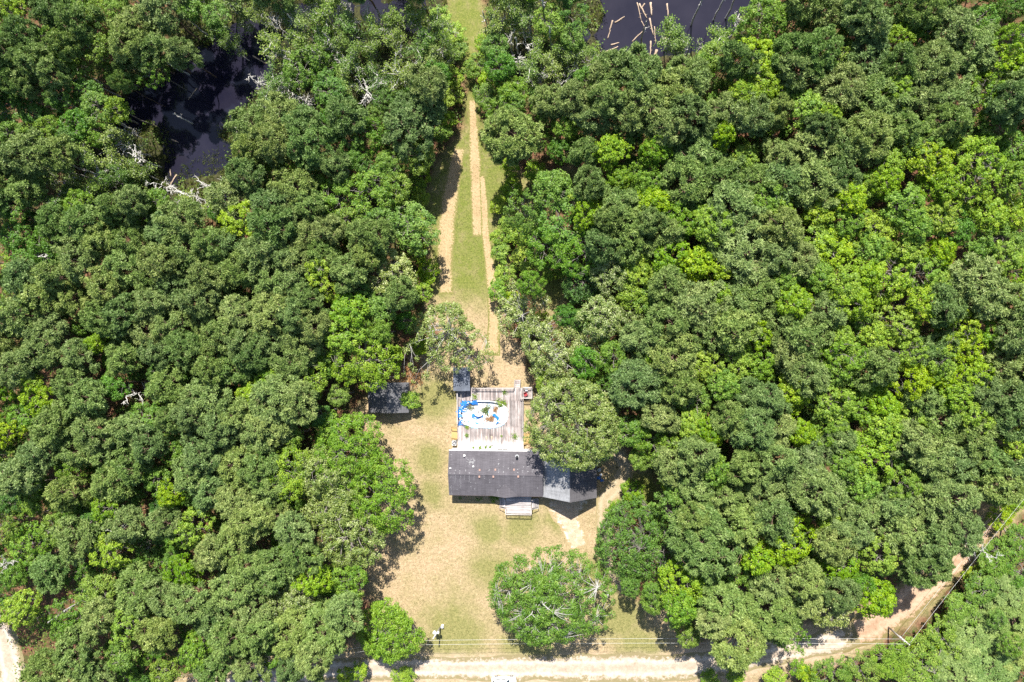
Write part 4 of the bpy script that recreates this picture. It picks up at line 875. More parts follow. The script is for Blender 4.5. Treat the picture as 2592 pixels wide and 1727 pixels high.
r, P, g, (lw, sw, sd, gr_, zz) = scatter(60000, 73, 100, 1960, -40, 640)
clump = fbm(g[:, 0], g[:, 1], 3.5, 79)
bank = (zz < -.05) & (zz > -.50)
marsh = ((sdf_poly(P[:, 0], P[:, 1], [(375, 300), (425, 330), (445, 400), (430, 470), (360, 470), (340, 380)]) < 0) |
         (sdf_poly(P[:, 0], P[:, 1], [(440, 430), (590, 350), (620, 400), (560, 470), (450, 475)]) < 0) |
         (sdf_poly(P[:, 0], P[:, 1], [(540, 330), (640, 245), (660, 280), (590, 380)]) < 0))
ok = (((clump > .5) & (sw > .4) & (bank | (zz > -.05))) | (marsh & (clump > .36))) & (r.rand(len(g)) < .75)
g = g[ok]; n = len(g)
V, F = needle_tufts(np.stack([g[:, 0], g[:, 1], np.maximum(zz[ok], -.4)], 1), r.normal(size=(n, 3)) * .25 + [0, 0, 1], r.uniform(.4, .85, n), 4, r, .16, .55)
tint = np.repeat(np.clip(clump[ok] + r.normal(0, .2, n), 0, 1), 12)
tag(link('marsh_grass', np_mesh('marsh_grass', V, [F], {'tint': tint}), M['marsh']), 'tufts of marsh grass along the swamp and pond banks', 'marsh grass', kind='stuff')

# logs lying in the water and on the ground
def log(a, b, rad, label, group=None, z=None, bare=True, h=0.0):
    A, B = at(*a, h), at(*b, h); zz = WATER_Z + rad * .35 if z is None else z
    A.z = B.z = zz; m = MB(); rng = np.random.RandomState(int(a[0] * 3 + a[1]))
    pts = curve_pts((0, 0, 0), tuple(B - A), 5, rng, 0, .012); pts[:, 2] *= .3
    m.tube([tuple(p) for p in pts], list(np.linspace(rad, rad * .55, 6)), 7)
    L = (B - A).length
    for i in range(3):
        p = Vector(pts[2 + i]); d = Vector((rng.normal(), rng.normal(), .5)).normalized() * min(.8, L * .12)
        m.tube([p, p + d], [rad * .35, rad * .15], 5)
    return tag(m.build('fallen_log', M['bark_log' if bare else 'bark_dead'], None, True, A), label, 'log', group)
C3 = lambda x, y: (1296 + x / 3.63, y / 3.63)
for a, b, rad in [((1150, 20), (1190, 190), .10), ((1170, 30), (1240, 165), .16), ((1220, 30), (1185, 80), .14), ((1275, 20), (1285, 140), .20), ((1425, 30), (1435, 150), .16),
                  ((945, 205), (1035, 150), .15), ((1265, 165), (1300, 320), .16), ((1105, 380), (1215, 270), .12), ((840, 480), (975, 425), .14), ((910, 410), (985, 390), .14),
                  ((925, 185), (895, 280), .16), ((1440, 325), (1340, 390), .09), ((1110, 435), (1170, 450), .1), ((880, 350), (905, 270), .1), ((1310, 240), (1320, 400), .08), ((1190, 190), (1230, 260), .08)]:
    log(C3(*a), C3(*b), rad, 'bleached bare log lying in the pond water', 'logs adrift in the pond')
log(C3(1275, 375), C3(1270, 530), .15, 'thin straight log at the muddy near end of the pond')
log(C3(1330, 460), C3(1295, 570), .26, 'thick short pale log propped on the pond bank', z=.05)
log(C3(740, 505), C3(860, 550), .30, 'thickest bleached log lying among shore pines by the pond', z=.1)
for a, b, rad in [((433, 353), (451, 360), .14), ((429, 427), (431, 446), .14), ((446, 442), (427, 471), .15), ((497, 223), (475, 252), .12), ((639, 141), (672, 160), .14), ((636, 232), (646, 262), .14), ((628, 250), (640, 285), .12)]:
    log(a, b, rad, 'bare orange-grey log floating in the dark swamp pool', 'logs in the swamp pool')
log((1535, 925), (1580, 1000), .20, 'long bare log on the ground behind the big garage oak', z=.2)
log((330, 500), (420, 510), .22, 'long grey log lying across the swamp rim', z=.3, bare=False)
# ------------------------------------------------------------------ the house
EH = 3.0; RH = 4.15                       # eave and ridge height of the main roof
xl = at(1136.5, 1200, EH).x; yr = at(1250, 1142, EH).y; yf = at(1250, 1255.5, EH).y
xj = at(1375.5, 1225, EH).x; xr = at(1510.5, 1235, EH).x
ym = (yr + yf) / 2
house = empty('house', ((xl + xr) / 2, ym, 0), 0, 'single-storey house with dark mauve shingled roof and attached grey-roofed garage', 'house')
HX, HY = house.location.x, house.location.y
def hpart(name, m, mat, parent=None, smooth=False):
    o = m.build(name, M[mat], parent or house, smooth)
    if parent is None or parent is house: o.location = (-HX, -HY, 0)
    return o
def slab(m, quad, t=.12):
    """roof plane: quad of points, thickened downwards"""
    q = [Vector(p) for p in quad]; n = (q[1] - q[0]).cross(q[2] - q[0]).normalized()
    if n.z < 0: n = -n
    lo = [p - n * t for p in q]; k = len(q)
    m.add(q + lo, [tuple(range(k)), tuple(range(2 * k - 1, k - 1, -1))] + [(i, i + k, (i + 1) % k + k, (i + 1) % k) for i in range(k)])
    return m
siding = NT('white_lap_siding')
_p = siding.coord(); _w = siding.new('ShaderNodeTexWave', wave_type='BANDS', bands_direction='Z', wave_profile='SAW')
_w.inputs['Scale'].default_value = 1.6; siding.link(_p, _w.inputs['Vector'])
siding.bump(_w.outputs['Fac'], .6, .02)
M['siding'] = siding.fin(siding.mix(1.0, (.60, .59, .57), siding.ramp(siding.noise(2, 4, .6, _p), [(.3, .85), (.7, 1.05)]), 'MULTIPLY'), .6, .3)
wr = yr - .06; wf = yf + .35
wall = hpart('wall', MB().box(xl + .2, wf, 0, xj, wr, EH - .05)
             .add([(xl + .2, wf, EH - .05), (xl + .2, wr, EH - .05), (xl + .2, ym, RH - .16)], [(0, 2, 1)])
             .add([(xj, wf, EH - .05), (xj, wr, EH - .05), (xj, ym, RH - .16)], [(0, 1, 2)]), 'siding')
gw = hpart('garage_wall', MB().box(xj + .02, yf + .4, 0, xr - .3, yr - .15, EH - .05), 'siding')
# main roof: rear plane, front plane, small porch gable
m = MB(); slab(m, [(xl, ym, RH), (xj, ym, RH), (xj, yr, EH), (xl, yr, EH)])
roof = hpart('roof', m, 'roof')
slab_f = MB(); slab(slab_f, [(xl, yf, EH), (xj, yf, EH), (xj, ym, RH), (xl, ym, RH)])
roof_f = hpart('roof_front', slab_f, 'roof')
gp = at(1278, 1213, 3.8).x
m = MB(); gz = 3.62; yb = ym - .9
apex_f = (gp, yf - .18, gz); apex_b = (gp, ym - 1.25, gz + .05)
slab(m, [(gp - 2.2, yf - .02, EH + .03), apex_f, apex_b], .06)
slab(m, [apex_f, (gp + 2.3, yf - .02, EH + .03), apex_b], .06)
hpart('porch_gable', m, 'roof')
hpart('ridge_cap', MB().add([(xl - .02, ym - .16, RH - .02), (xj, ym - .16, RH - .02), (xj, ym, RH + .035), (xl - .02, ym, RH + .035), (xl - .02, ym + .16, RH - .02), (xj, ym + .16, RH - .02)],
                            [(0, 1, 2, 3), (3, 2, 5, 4)]), 'roof')
hpart('gutter', MB().box(xl, yr + .01, EH - .14, xj + 2.6, yr + .13, EH - .02), 'white')
hpart('fascia', MB().box(xl, yf - .03, EH - .2, gp - 2.25, yf - .004, EH - .03).box(gp + 2.35, yf - .03, EH - .2, xj - .1, yf - .004, EH - .03), 'terracotta')
# garage roof, gable end to the front
GR = 6.5; xg = (at(1446, 1268, GR).x + (xj + xr) / 2) / 2
gyf = yf - .02; gyr = yr + .4
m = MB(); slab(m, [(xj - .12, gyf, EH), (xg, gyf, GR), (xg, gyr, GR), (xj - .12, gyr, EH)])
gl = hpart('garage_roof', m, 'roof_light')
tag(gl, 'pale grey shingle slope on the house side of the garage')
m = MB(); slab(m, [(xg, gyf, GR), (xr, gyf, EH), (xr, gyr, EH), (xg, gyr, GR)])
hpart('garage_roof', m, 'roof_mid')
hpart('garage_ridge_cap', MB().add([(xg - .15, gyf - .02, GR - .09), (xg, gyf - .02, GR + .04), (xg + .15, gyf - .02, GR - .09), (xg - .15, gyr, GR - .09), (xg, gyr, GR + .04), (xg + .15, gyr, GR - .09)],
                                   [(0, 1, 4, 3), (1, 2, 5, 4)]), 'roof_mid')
for yy, sgn in ((gyf + .38, -1), (gyr - .5, 1)):
    hpart('gable_wall', MB().add([(xj + .05, yy, EH - .05), (xr - .25, yy, EH - .05), (xg, yy, GR - .22)], [(0, 1, 2)]), 'siding')
# stepped flashing between the two roofs
for i in range(18):
    y = yf + .3 + i * .21
    if y > ym + 1.0: break
    z = EH + (RH - EH) * (1 - abs(y - ym) / (ym - yf)) + .015
    hpart('flashing_step', MB().add([(xj - .16, y, z), (xj + .02, y + .02, z + .02), (xj + .02, y + .14, z + .02), (xj - .16, y + .12, z)], [(0, 1, 2, 3)]), 'black')
# things on the roof
def roof_z(x, y): return EH + (RH - EH) * (1 - abs(y - ym) / (yr - ym))
Z2 = lambda x, y: (1100 + x / 5.35, 1130 + y / 5.35)
for x, y in [(610, 322), (822, 318), (1075, 318), (607, 410), (796, 410), (1133, 408)]:
    p = at(*Z2(x, y), 4.1); z = roof_z(p.x, p.y)
    v = hpart('roof_vent', MB().box(p.x - .13, p.y - .15, z - .05, p.x + .13, p.y + .15, z + .1), 'terracotta')
    MB().box(p.x - .15, p.y - .18, z + .1, p.x + .15, p.y + .18, z + .14).build('vent_cap', M['terracotta'], v)
for x, y, r, hh, mt in [(395, 138, .13, .45, 'white'), (522, 278, .10, .35, 'white'), (212, 300, .10, .25, 'white'), (1113, 150, .20, .75, 'black')]:
    p = at(*Z2(x, y), 4.0); z = roof_z(p.x, p.y)
    v = hpart('vent_pipe', MB().tube([(p.x, p.y, z - .1), (p.x, p.y, z + hh)], [r, r], 14), mt, None, True)
    MB().tube([(p.x, p.y, z + .0), (p.x, p.y, z + .05)], [r * 1.7, r * 1.4], 14).build('flashing', M['galv' if mt == 'black' else 'white'], v)
# bare spots where the granules are gone
rng = random.Random(4); m = MB()
def mark(x, y, w, l, a):
    p = at(*Z2(x, y), 3.7); c, s = math.cos(a), math.sin(a); q = []
    for u, v in ((-.5, -.3), (.1, -.5), (.5, .2), (-.1, .5)):
        w2, l2 = w * .75, l * .7
        X = p.x + u * w2 * c - v * l2 * s; Y = p.y + u * w2 * s + v * l2 * c; q.append((X, Y, roof_z(X, Y) + .008))
    m.add(q, [(0, 1, 2, 3)])
for x, y in [(218, 118), (865, 182), (868, 236), (865, 250), (932, 275), (1000, 295), (1072, 226), (1205, 278), (1265, 275), (1126, 310), (1195, 325), (1265, 335), (1335, 315), (1390, 318),
             (285, 320), (345, 328), (420, 315), (425, 328), (215, 358), (275, 358), (345, 355), (475, 355), (745, 310), (740, 322), (870, 318), (870, 345), (935, 345), (935, 338), (1128, 348),
             (1195, 345), (1325, 342), (1390, 345), (1260, 380), (1390, 378), (1205, 408), (735, 388), (675, 398), (680, 430), (750, 450), (748, 485), (555, 500), (490, 490), (490, 552), (300, 590), (540, 585), (1395, 568)]:
    mark(x, y, rng.uniform(.25, .42), rng.uniform(.14, .26), rng.uniform(-.6, .6))
for x0, y0, n in [(220, 400, 2), (285, 390, 6), (350, 385, 10), (412, 390, 4), (478, 390, 5), (540, 390, 4), (222, 540, 3), (222, 630, 2)]:
    for i in range(n): mark(x0 + rng.uniform(-8, 8), y0 + i * 20, .12, rng.uniform(.3, .4), rng.choice((-.5, .5)))
for x, y in [(850, 598), (885, 540), (930, 540), (908, 612), (938, 608)]: mark(x, y, .16, .5, .25)
for i in range(26): mark(495 + rng.gauss(0, 26), 205 + rng.gauss(0, 17), .45, .16, rng.uniform(-.3, .3))
M['bald'] = plain('bald_shingle', (.21, .21, .215), .9, .1, .25, 9)
tag(hpart('bare_shingle_spots', m, 'bald'), kind='stuff')
# windows, doors (they face the decks)
def window(x, y, z, w, h, face):
    s = 1 if face > 0 else -1
    f = hpart('window', MB().box(x - w / 2, y - .03, z, x + w / 2, y + .03, z + h), 'white')
    MB().box(x - w / 2 + .07, y + s * .032 - .004, z + .07, x + w / 2 - .07, y + s * .032 + .004, z + h / 2 - .03).build('pane', M['glass'], f)
    MB().box(x - w / 2 + .07, y + s * .032 - .004, z + h / 2 + .03, x + w / 2 - .07, y + s * .032 + .004, z + h - .07).build('pane', M['glass'], f)
for dx in (1.8, 5.0, 12.8): window(xl + dx, wr + .03, 1.5, 1.1, 1.2, 1)
for dx in (2.0, 5.4, 8.2, 14.6): window(xl + dx, wf - .03, 1.5, 1.2, 1.2, -1)
d = hpart('door', MB().box(xl + 8.6, wr - .02, .95, xl + 10.4, wr + .06, 2.85), 'glass'); MB().box(xl + 9.46, wr + .06, 1.0, xl + 9.54, wr + .09, 2.8).build('door_rail', M['white'], d)
d = hpart('door', MB().box(xl + 10.9, wf - .06, .85, xl + 11.8, wf + .02, 2.85), 'offwhite'); MB().box(xl + 11.62, wf - .1, 1.8, xl + 11.7, wf - .05, 1.9).build('door_handle', M['dark_metal'], d)
g = hpart('garage_door', MB().box(xg - 2.4, yf + .34, .02, xg + 2.4, yf + .42, 2.35), 'white')
for k in range(4): MB().box(xg - 2.35, yf + .325, .08 + k * .57, xg + 2.35, yf + .338, .56 + k * .57).build('door_panel', M['offwhite'], g)

# ------------------------------------------------------------------ pool deck, each board a piece of its own
BOX = bpy.data.meshes.new('board')
BOX.from_pydata([(x, y, z) for z in (-.5, .5) for (x, y) in ((-.5, -.5), (.5, -.5), (.5, .5), (-.5, .5))], [],
                [(3, 2, 1, 0), (4, 5, 6, 7), (0, 1, 5, 4), (1, 2, 6, 5), (2, 3, 7, 6), (3, 0, 4, 7)])
BOXES = {}
def board(name, x0, y0, z0, x1, y1, z1, mat, parent, off=(0, 0, 0)):
    if mat not in BOXES:
        BOXES[mat] = BOX.copy(); BOXES[mat].materials.append(M[mat])
    o = bpy.data.objects.new(name, BOXES[mat]); COL.objects.link(o); o.parent = parent
    o.location = ((x0 + x1) / 2 - off[0], (y0 + y1) / 2 - off[1], (z0 + z1) / 2); o.scale = (x1 - x0, y1 - y0, z1 - z0); return o
# deck boards are scaled copies, so their grain runs on world coordinates
def world_wood(name, dark, mid, light, axis, wear=None):
    N = NT(name); sc = [7, 7, 3]; sc[axis] = .35
    mp = N.new('ShaderNodeMapping'); mp.inputs['Scale'].default_value = sc; N.link(N.geo(), mp.inputs['Vector'])
    add = N.new('ShaderNodeVectorMath', operation='ADD'); N.link(mp.outputs[0], add.inputs[0])
    cmb = N.new('ShaderNodeCombineXYZ'); rr = N.math('MULTIPLY', N.rnd(), 50.0)
    for i in range(3): N.link(rr, cmb.inputs[i])
    N.link(cmb.outputs[0], add.inputs[1])
    grain = N.noise(1.0, 4, .7, add.outputs[0]); stain = N.noise(.5, 4, .7, N.geo())
    c = N.ramp(N.math('ADD', N.math('MULTIPLY', grain, .6), N.math('MULTIPLY', stain, .4)), [(.33, dark), (.5, mid), (.66, light)])
    c = N.hsv(c, .5, N.remap(N.rnd(), .8, 1.15), N.remap(N.rnd(), .6, 1.22))
    if wear:
        sp = N.new('ShaderNodeSeparateXYZ'); N.link(N.geo(), sp.inputs[0])
        mr = N.new('ShaderNodeMapRange'); N.link(sp.outputs[1], mr.inputs[0]); mr.inputs[1].default_value = wear[0]; mr.inputs[2].default_value = wear[1]
        k = N.ramp(N.math('ADD', N.math('MULTIPLY', mr.outputs[0], .75), N.math('MULTIPLY', N.math('SUBTRACT', grain, .5), 1.3)), [(.25, 0.0), (.65, .85)])
        c = N.mix(k, c, (.47, .455, .44))
    N.bump(grain, .4, .01); return N.fin(c, .9, .15)
M['deckw'] = world_wood('grey_brown_deck_boards', (.115, .090, .082), (.255, .218, .206), (.41, .385, .372), 1, (wr + 3.2, wr))
M['deckwhite'] = world_wood('bleached_deck_boards', (.20, .16, .15), (.35, .32, .31), (.5, .48, .46), 1)
M['porchw'] = world_wood('bleached_porch_boards', (.17, .14, .135), (.31, .285, .28), (.44, .42, .41), 0)
DH = .95
dx0 = at(1158.5, 1060, DH).x; dx1 = at(1324.5, 1060, DH).x; dy1 = at(1240, 982, DH).y; dy0 = wr + .03
deck = empty('pool_deck', ((dx0 + dx1) / 2, (dy0 + dy1) / 2, 0), 0, 'weathered grey plank deck around the oval pool behind the house', 'deck')
DX, DY = deck.location.x, deck.location.y
pc = at(1224, 1049, DH); pa = at(1287, 1049, DH).x - pc.x; pb = pc.y - at(1224, 1083.5, DH).y
pitch = (dx1 - dx0) / 68
rows = [dy1, at(1240, 1014, DH).y, at(1240, 1079, DH).y, dy0]
rng = random.Random(9)
for i in range(68):
    x0 = dx0 + i * pitch; x1 = x0 + pitch - rng.uniform(.012, .022); xc = (x0 + x1) / 2
    e = abs(xc - pc.x) / (pa * 1.0)
    hole = None
    if e < 1: hp = pb * (1 - e ** 2.6) ** (1 / 2.6); hole = (pc.y + hp, pc.y - hp)
    for j in range(3):
        a, b = rows[j], rows[j + 1] + .01
        segs = [(a, b)]
        if hole and b < hole[0] and a > hole[1]: segs = [(a, max(hole[0], b)), (min(hole[1], a), b)]
        for s0, s1 in segs:
            if s0 - s1 < .18: continue
            jj = rng.uniform(-.012, .012)
            board('board', x0, s1, DH - .04 + jj, x1, s0, DH + jj, 'deckwhite' if (j == 2 and s1 < dy0 + 1.2 and False) else 'deckw', deck, (DX, DY))
# framing and skirt below
m = MB()
for y in np.linspace(dy0 + .2, dy1 - .15, 7):
    if abs(y - pc.y) < pb * .92:
        m.box(dx0 + .05, y - .04, DH - .24, pc.x - pa, y + .04, DH - .06).box(pc.x + pa, y - .04, DH - .24, dx1 - .05, y + .04, DH - .06)
    else: m.box(dx0 + .05, y - .04, DH - .24, dx1 - .05, y + .04, DH - .06)
o = m.build('joists', M['rail'], deck); o.location = (-DX, -DY, 0)
for x in (dx0 + .1, dx1 - .1):
    for y in np.linspace(dy0 + .4, dy1 - .15, 5):
        board('post', x - .07, y - .07, -.05, x + .07, y + .07, DH - .24, 'rail', deck, (DX, DY))
for x in (dx0 - .03, dx1 + .03):
    board('skirt_board', x - .02, dy0, DH - .24, x + .02, dy1, DH - .03, 'rail', deck, (DX, DY))
board('skirt_board', dx0, dy1 + .01, DH - .24, dx1, dy1 + .05, DH - .03, 'rail', deck, (DX, DY))
def railing(parent, off, a, b, z, h=.95, nb=None, posts=2, mat='rail', bal=True):
    A, B = Vector((a[0], a[1], z)), Vector((b[0], b[1], z)); L = (B - A).length; d = (B - A) / L
    o = lambda mb, nm: setattr(mb.build(nm, M[mat], parent), 'location', (-off[0], -off[1], 0))
    o(MB().bar(A + Vector((0, 0, h)), B + Vector((0, 0, h)), .14, .045), 'top_rail')
    o(MB().bar(A + Vector((0, 0, .12)), B + Vector((0, 0, .12)), .05, .09), 'bottom_rail')
    for i in range(posts):
        p = A + d * L * i / (posts - 1); o(MB().bar(p - Vector((0, 0, .2)), p + Vector((0, 0, h - .023)), .1), 'post')
    if bal:
        n = nb or int(L / .16)
        for i in range(1, n):
            p = A + d * L * i / n; o(MB().bar(p + Vector((0, 0, .1)), p + Vector((0, 0, h - .02)), .04), 'baluster')
railing(deck, (DX, DY), (at(1195, 981, 1).x, dy1 - .06), (at(1300, 981, 1).x, dy1 - .06), DH, .9, 44, 4)
railing(deck, (DX, DY), (dx0 + .06, dy1 - .8), (dx0 + .06, at(1160, 1072, 1).y), DH, .9, None, 5, bal=False)
o = MB().bar((dx0 + .75, dy1 - .5, DH + .8), (dx0 + .75, dy1 - 2.1, DH + .8), .07).build('rail_bar', M['rail'], deck); o.location = (-DX, -DY, 0)
railing(deck, (DX, DY), (dx1 - .05, at(1324, 1016, 1).y), (dx1 - .05, dy0 + 2.2), DH, .3, None, 5, bal=False)
# side platform with its own rail
px0 = at(1318, 1000, DH).x; px1 = at(1347, 1000, DH).x; py1 = at(1330, 980, DH).y; py0 = at(1330, 1007, DH).y
for i in range(12):
    x = dx1 + .05 + i * (px1 - dx1 - .05) / 12
    board('board', x, py0, DH - .045, x + (px1 - dx1 - .05) / 12 - .015, py1, DH - .005, 'deckw', deck, (DX, DY))
for x, y in ((px1 - .1, py0 + .1), (px1 - .1, py1 - .1)): board('post', x - .05, y - .05, -.05, x + .05, y + .05, DH - .05, 'rail', deck, (DX, DY))
railing(deck, (DX, DY), (px0, py0), (px1, py0), DH, .9, 12, 2); railing(deck, (DX, DY), (px1, py0 + .1), (px1, py1), DH, .9, 11, 2)
railing(deck, (DX, DY), (dx1 + .1, py1), (px1 - .1, py1), DH, .9, 10, 2)
def steps(name, label, x0, x1, y0, y1, top, n, direction, mat, tread_mat, handrail=True, group=None):
    """a flight of open steps going down along direction ('-x', '+x', '+y')"""
    r = empty(name, ((x0 + x1) / 2, (y0 + y1) / 2, 0), 0, label, 'steps', group); off = (r.location.x, r.location.y)
    for i in range(n):
        z = top * (n - i - .5) / n
        if direction == '-x': a, b = x1 - (x1 - x0) * (i + 1) / n, x1 - (x1 - x0) * i / n; q = (a, y0, b - .02, y1)
        elif direction == '+x': a, b = x0 + (x1 - x0) * i / n, x0 + (x1 - x0) * (i + 1) / n; q = (a + .02, y0, b, y1)
        else: a, b = y0 + (y1 - y0) * i / n, y0 + (y1 - y0) * (i + 1) / n; q = (x0, a + .02, x1, b)
        board('tread', q[0], q[1], z - .045, q[2], q[3], z, tread_mat, r, off)
    for s in (0, 1):
        if direction == '+y': A = Vector((x0 if s == 0 else x1, y0, top)); B = Vector((A.x, y1, .05))
        else:
            y = y0 if s == 0 else y1; A = Vector((x1 if direction == '-x' else x0, y, top)); B = Vector((x0 if direction == '-x' else x1, y, .05))
        o = MB().bar(A - Vector((0, 0, .12)), B - Vector((0, 0, .06)), .05, .24).build('stringer', M[mat], r); o.location = (-off[0], -off[1], 0)
        if handrail:
            hr = Vector((0, 0, .88)); o = MB().bar(A + hr, B + hr, .10, .05).build('handrail', M[mat], r); o.location = (-off[0], -off[1], 0)
            for t in (.04, .96):
                p = A.lerp(B, t); o = MB().bar(p - Vector((0, 0, .1)), p + hr - Vector((0, 0, .02)), .09).build('post', M[mat], r); o.location = (-off[0], -off[1], 0)
    return r
a = at(1142, 1083, .5); b = at(1157, 1110, .5)
steps('deck_steps', 'yellow lumber steps down from the pool deck to the side lawn', a.x, dx0 - .06, b.y, a.y, DH, 5, '-x', 'yellow_wood', 'yellow_wood')
a = at(1326, 1098, .5); b = at(1343, 1122, .5)
steps('deck_steps', 'yellow lumber steps between the pool deck and the big garage oak', dx1 + .06, b.x, b.y, a.y, DH, 5, '+x', 'yellow_wood', 'yellow_wood')
a = at(1303, 962, .5); b = at(1317, 981, .5)
steps('deck_steps', 'grey wooden steps off the back edge of the pool deck', a.x, b.x, dy1 + .06, a.y, DH, 4, '+y', 'rail', 'deckw')

# ------------------------------------------------------------------ the oval pool
def oval(t, k=1.0, e=2.6):
    c, s = math.cos(t), math.sin(t)
    return (pa * k * math.copysign(abs(c) ** (2 / e), c), pb * k * math.copysign(abs(s) ** (2 / e), s))
pool = empty('swimming_pool', (pc.x, pc.y, 0), 0, 'collapsed oval above-ground pool with white wall sunk in the deck', 'pool')
N_ = 72
def ring(prof, name, mat, smooth=True):
    V = []; F = []
    for k, z in prof:
        for i in range(N_): x, y = oval(2 * math.pi * i / N_, k); V.append((x, y, z))
    for j in range(len(prof) - 1):
        for i in range(N_): i2 = (i + 1) % N_; F.append((j * N_ + i, j * N_ + i2, (j + 1) * N_ + i2, (j + 1) * N_ + i))
    return MB().add(V, F).build(name, M[mat], pool, smooth)
ring([(.985, 0), (.985, DH + .02)], 'wall', 'white')
ring([(.93, DH + .03), (.935, DH + .07), (.995, DH + .07), (1.0, DH + .01)], 'rim', 'white')
ring([(.975, DH + .02), (.94, .42), (.90, .30)], 'inner_wall', 'white')
liner = NT('torn_pool_liner'); _p = liner.coord()
_n = liner.noise(.9, 5, .65, _p, 1.2); _n2 = liner.noise(3.2, 4, .7, _p)
_c = liner.ramp(_n, [(.38, (.02, .14, .42)), (.43, (.3, .43, .52)), (.48, (.56, .55, .53)), (.72, (.62, .61, .59))])
_c = liner.mix(liner.ramp(_n2, [(.58, 0.0), (.72, .55)]), _c, (.30, .24, .17))
liner.bump(_n2, .5, .05); M['liner'] = liner.fin(_c, .6, .3)
g1 = np.linspace(-1, 1, 44); gxx, gyy = np.meshgrid(g1, g1); X = gxx * pa * .93; Y = gyy * pb * .93
zl = .26 + fbm(X + 30, Y + 12, 1.6, 41) * .30 + np.clip(fbm(X + 3, Y + 7, .7, 43) - .5, 0, 1) * .25
ins = (np.abs(gxx) ** 2.6 + np.abs(gyy) ** 2.6) < 1.0
f = grid_faces(44, 44); f = f[ins.ravel()[f].all(1)]
link('liner', np_mesh('liner', np.stack([X, Y, zl], -1).reshape(-1, 3), [f], smooth=True), M['liner'], pool)
# blue tarp pulled over the far left rim
def ribbon(name, label, t0, t1, k0, k1, z0, mat, seed, n=40, cat='tarp', jag=.12):
    r = np.random.RandomState(seed); V = []; mcols = 7
    for i in range(n):
        t = t0 + (t1 - t0) * i / (n - 1)
        a = k0[0] + (k0[1] - k0[0]) * i / (n - 1) + r.normal() * jag * .3; b = k1[0] + (k1[1] - k1[0]) * i / (n - 1) + r.normal() * jag
        for j in range(mcols):
            k = a + (b - a) * j / (mcols - 1); x, y = oval(t, k)
            drop = -.28 * max(0, (.93 - k) / .2)
            V.append((x, y, z0 + .05 * math.sin(i * .9 + j) * .5 + r.normal() * .015 + drop))
    o = link(name, np_mesh(name, np.array(V), [grid_faces(n, mcols)], smooth=True), M[mat]); o.location = (pc.x, pc.y, 0)
    return tag(o, label, cat)
ribbon('blue_sheet', 'bright blue vinyl sheet slumped along the shaded end of the pool rim', 1.75, 3.7, (1.02, 1.04), (.84, .90), DH + .10, 'blue', 3)
ribbon('blue_sheet', 'blue vinyl strip hanging off the pool rim\'s lawn-side corner', 3.62, 4.1, (1.05, 1.04), (1.12, 1.0), DH + .06, 'blue', 5, 16)
ribbon('blue_sheet', 'folded blue sheet corner lying on deck boards behind the pool', 2.15, 2.6, (1.0, 1.0), (1.2, 1.06), DH + .06, 'blue', 7, 14, jag=.05)
ribbon('blue_sheet', 'pale blue liner edge along the house side of the pool', 4.3, 5.6, (1.0, 1.0), (1.035, 1.03), DH + .05, 'lightblue', 6, 40, jag=.02)
def local(px, py, h): p = at(px, py, h); return p
Z3 = lambda x, y: (1120 + x / 6.82, 920 + y / 6.82)
p = at(*Z3(930, 960), .7); r = np.random.RandomState(12); V = []
for i in range(12):
    for j in range(5):
        t = i / 11; V.append((-.6 + 1.0 * math.sin(t * 2.6) + (j - 2) * .14, .9 - 1.9 * t + (j - 2) * .05, .12 * math.sin(i * 1.3 + j) + r.normal() * .03))
o = link('blue_sheet', np_mesh('blue_sheet', np.array(V), [grid_faces(12, 5)], smooth=True), M['blue'], None, (p.x, p.y, .78)); tag(o, 'crumpled blue vinyl sheet lying inside the pool by brown branches', 'tarp')
p = at(*Z3(600, 905), .6); V = []  # flat blue strip stands in for the bluish shadow beneath the float
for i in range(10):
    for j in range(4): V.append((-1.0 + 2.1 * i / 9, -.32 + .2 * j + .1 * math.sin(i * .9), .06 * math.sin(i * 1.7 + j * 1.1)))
o = link('blue_sheet', np_mesh('blue_sheet', np.array(V), [grid_faces(10, 4)], smooth=True), M['blue'], None, (p.x, p.y, .66)); tag(o, 'flat blue strip painted as the shade under the white float in the pool', 'tarp')
p = at(*Z3(627, 872), .7)
prof = [(.2, .40), (.62, .42), (.74, .5), (.76, .58), (.70, .66), (.45, .70), (.05, .71)]
fl = MB().lathe((0, 0, 0), prof, 20, 1.0, .68).build('pool_float', M['white'], None, True, (p.x, p.y, 0)); tag(fl, 'white rounded float lying in the drained pool', 'float')
o = MB().lathe((-.05, .42, .1), [(.05, .5), (.14, .52), (.14, .72), (.02, .74)], 10).build('valve', M['black'], fl)
fl.location.z = .34
# torn white wall sheet at the pool's garage end
V = []; r = np.random.RandomState(8)
for i in range(14):
    for j in range(6):
        t = -.75 + 1.35 * i / 13; x, y = oval(t, .93 - .09 * j + r.normal() * .01); V.append((x, y, DH + .02 - .10 * j + .05 * math.sin(i * 2.1 + j * .7)))
o = link('torn_panel', np_mesh('torn_panel', np.array(V), [grid_faces(14, 6)], smooth=True), M['white'], None, (pc.x, pc.y, 0)); tag(o, 'white torn pool panel sagging inward at the garage-side end', 'panel')
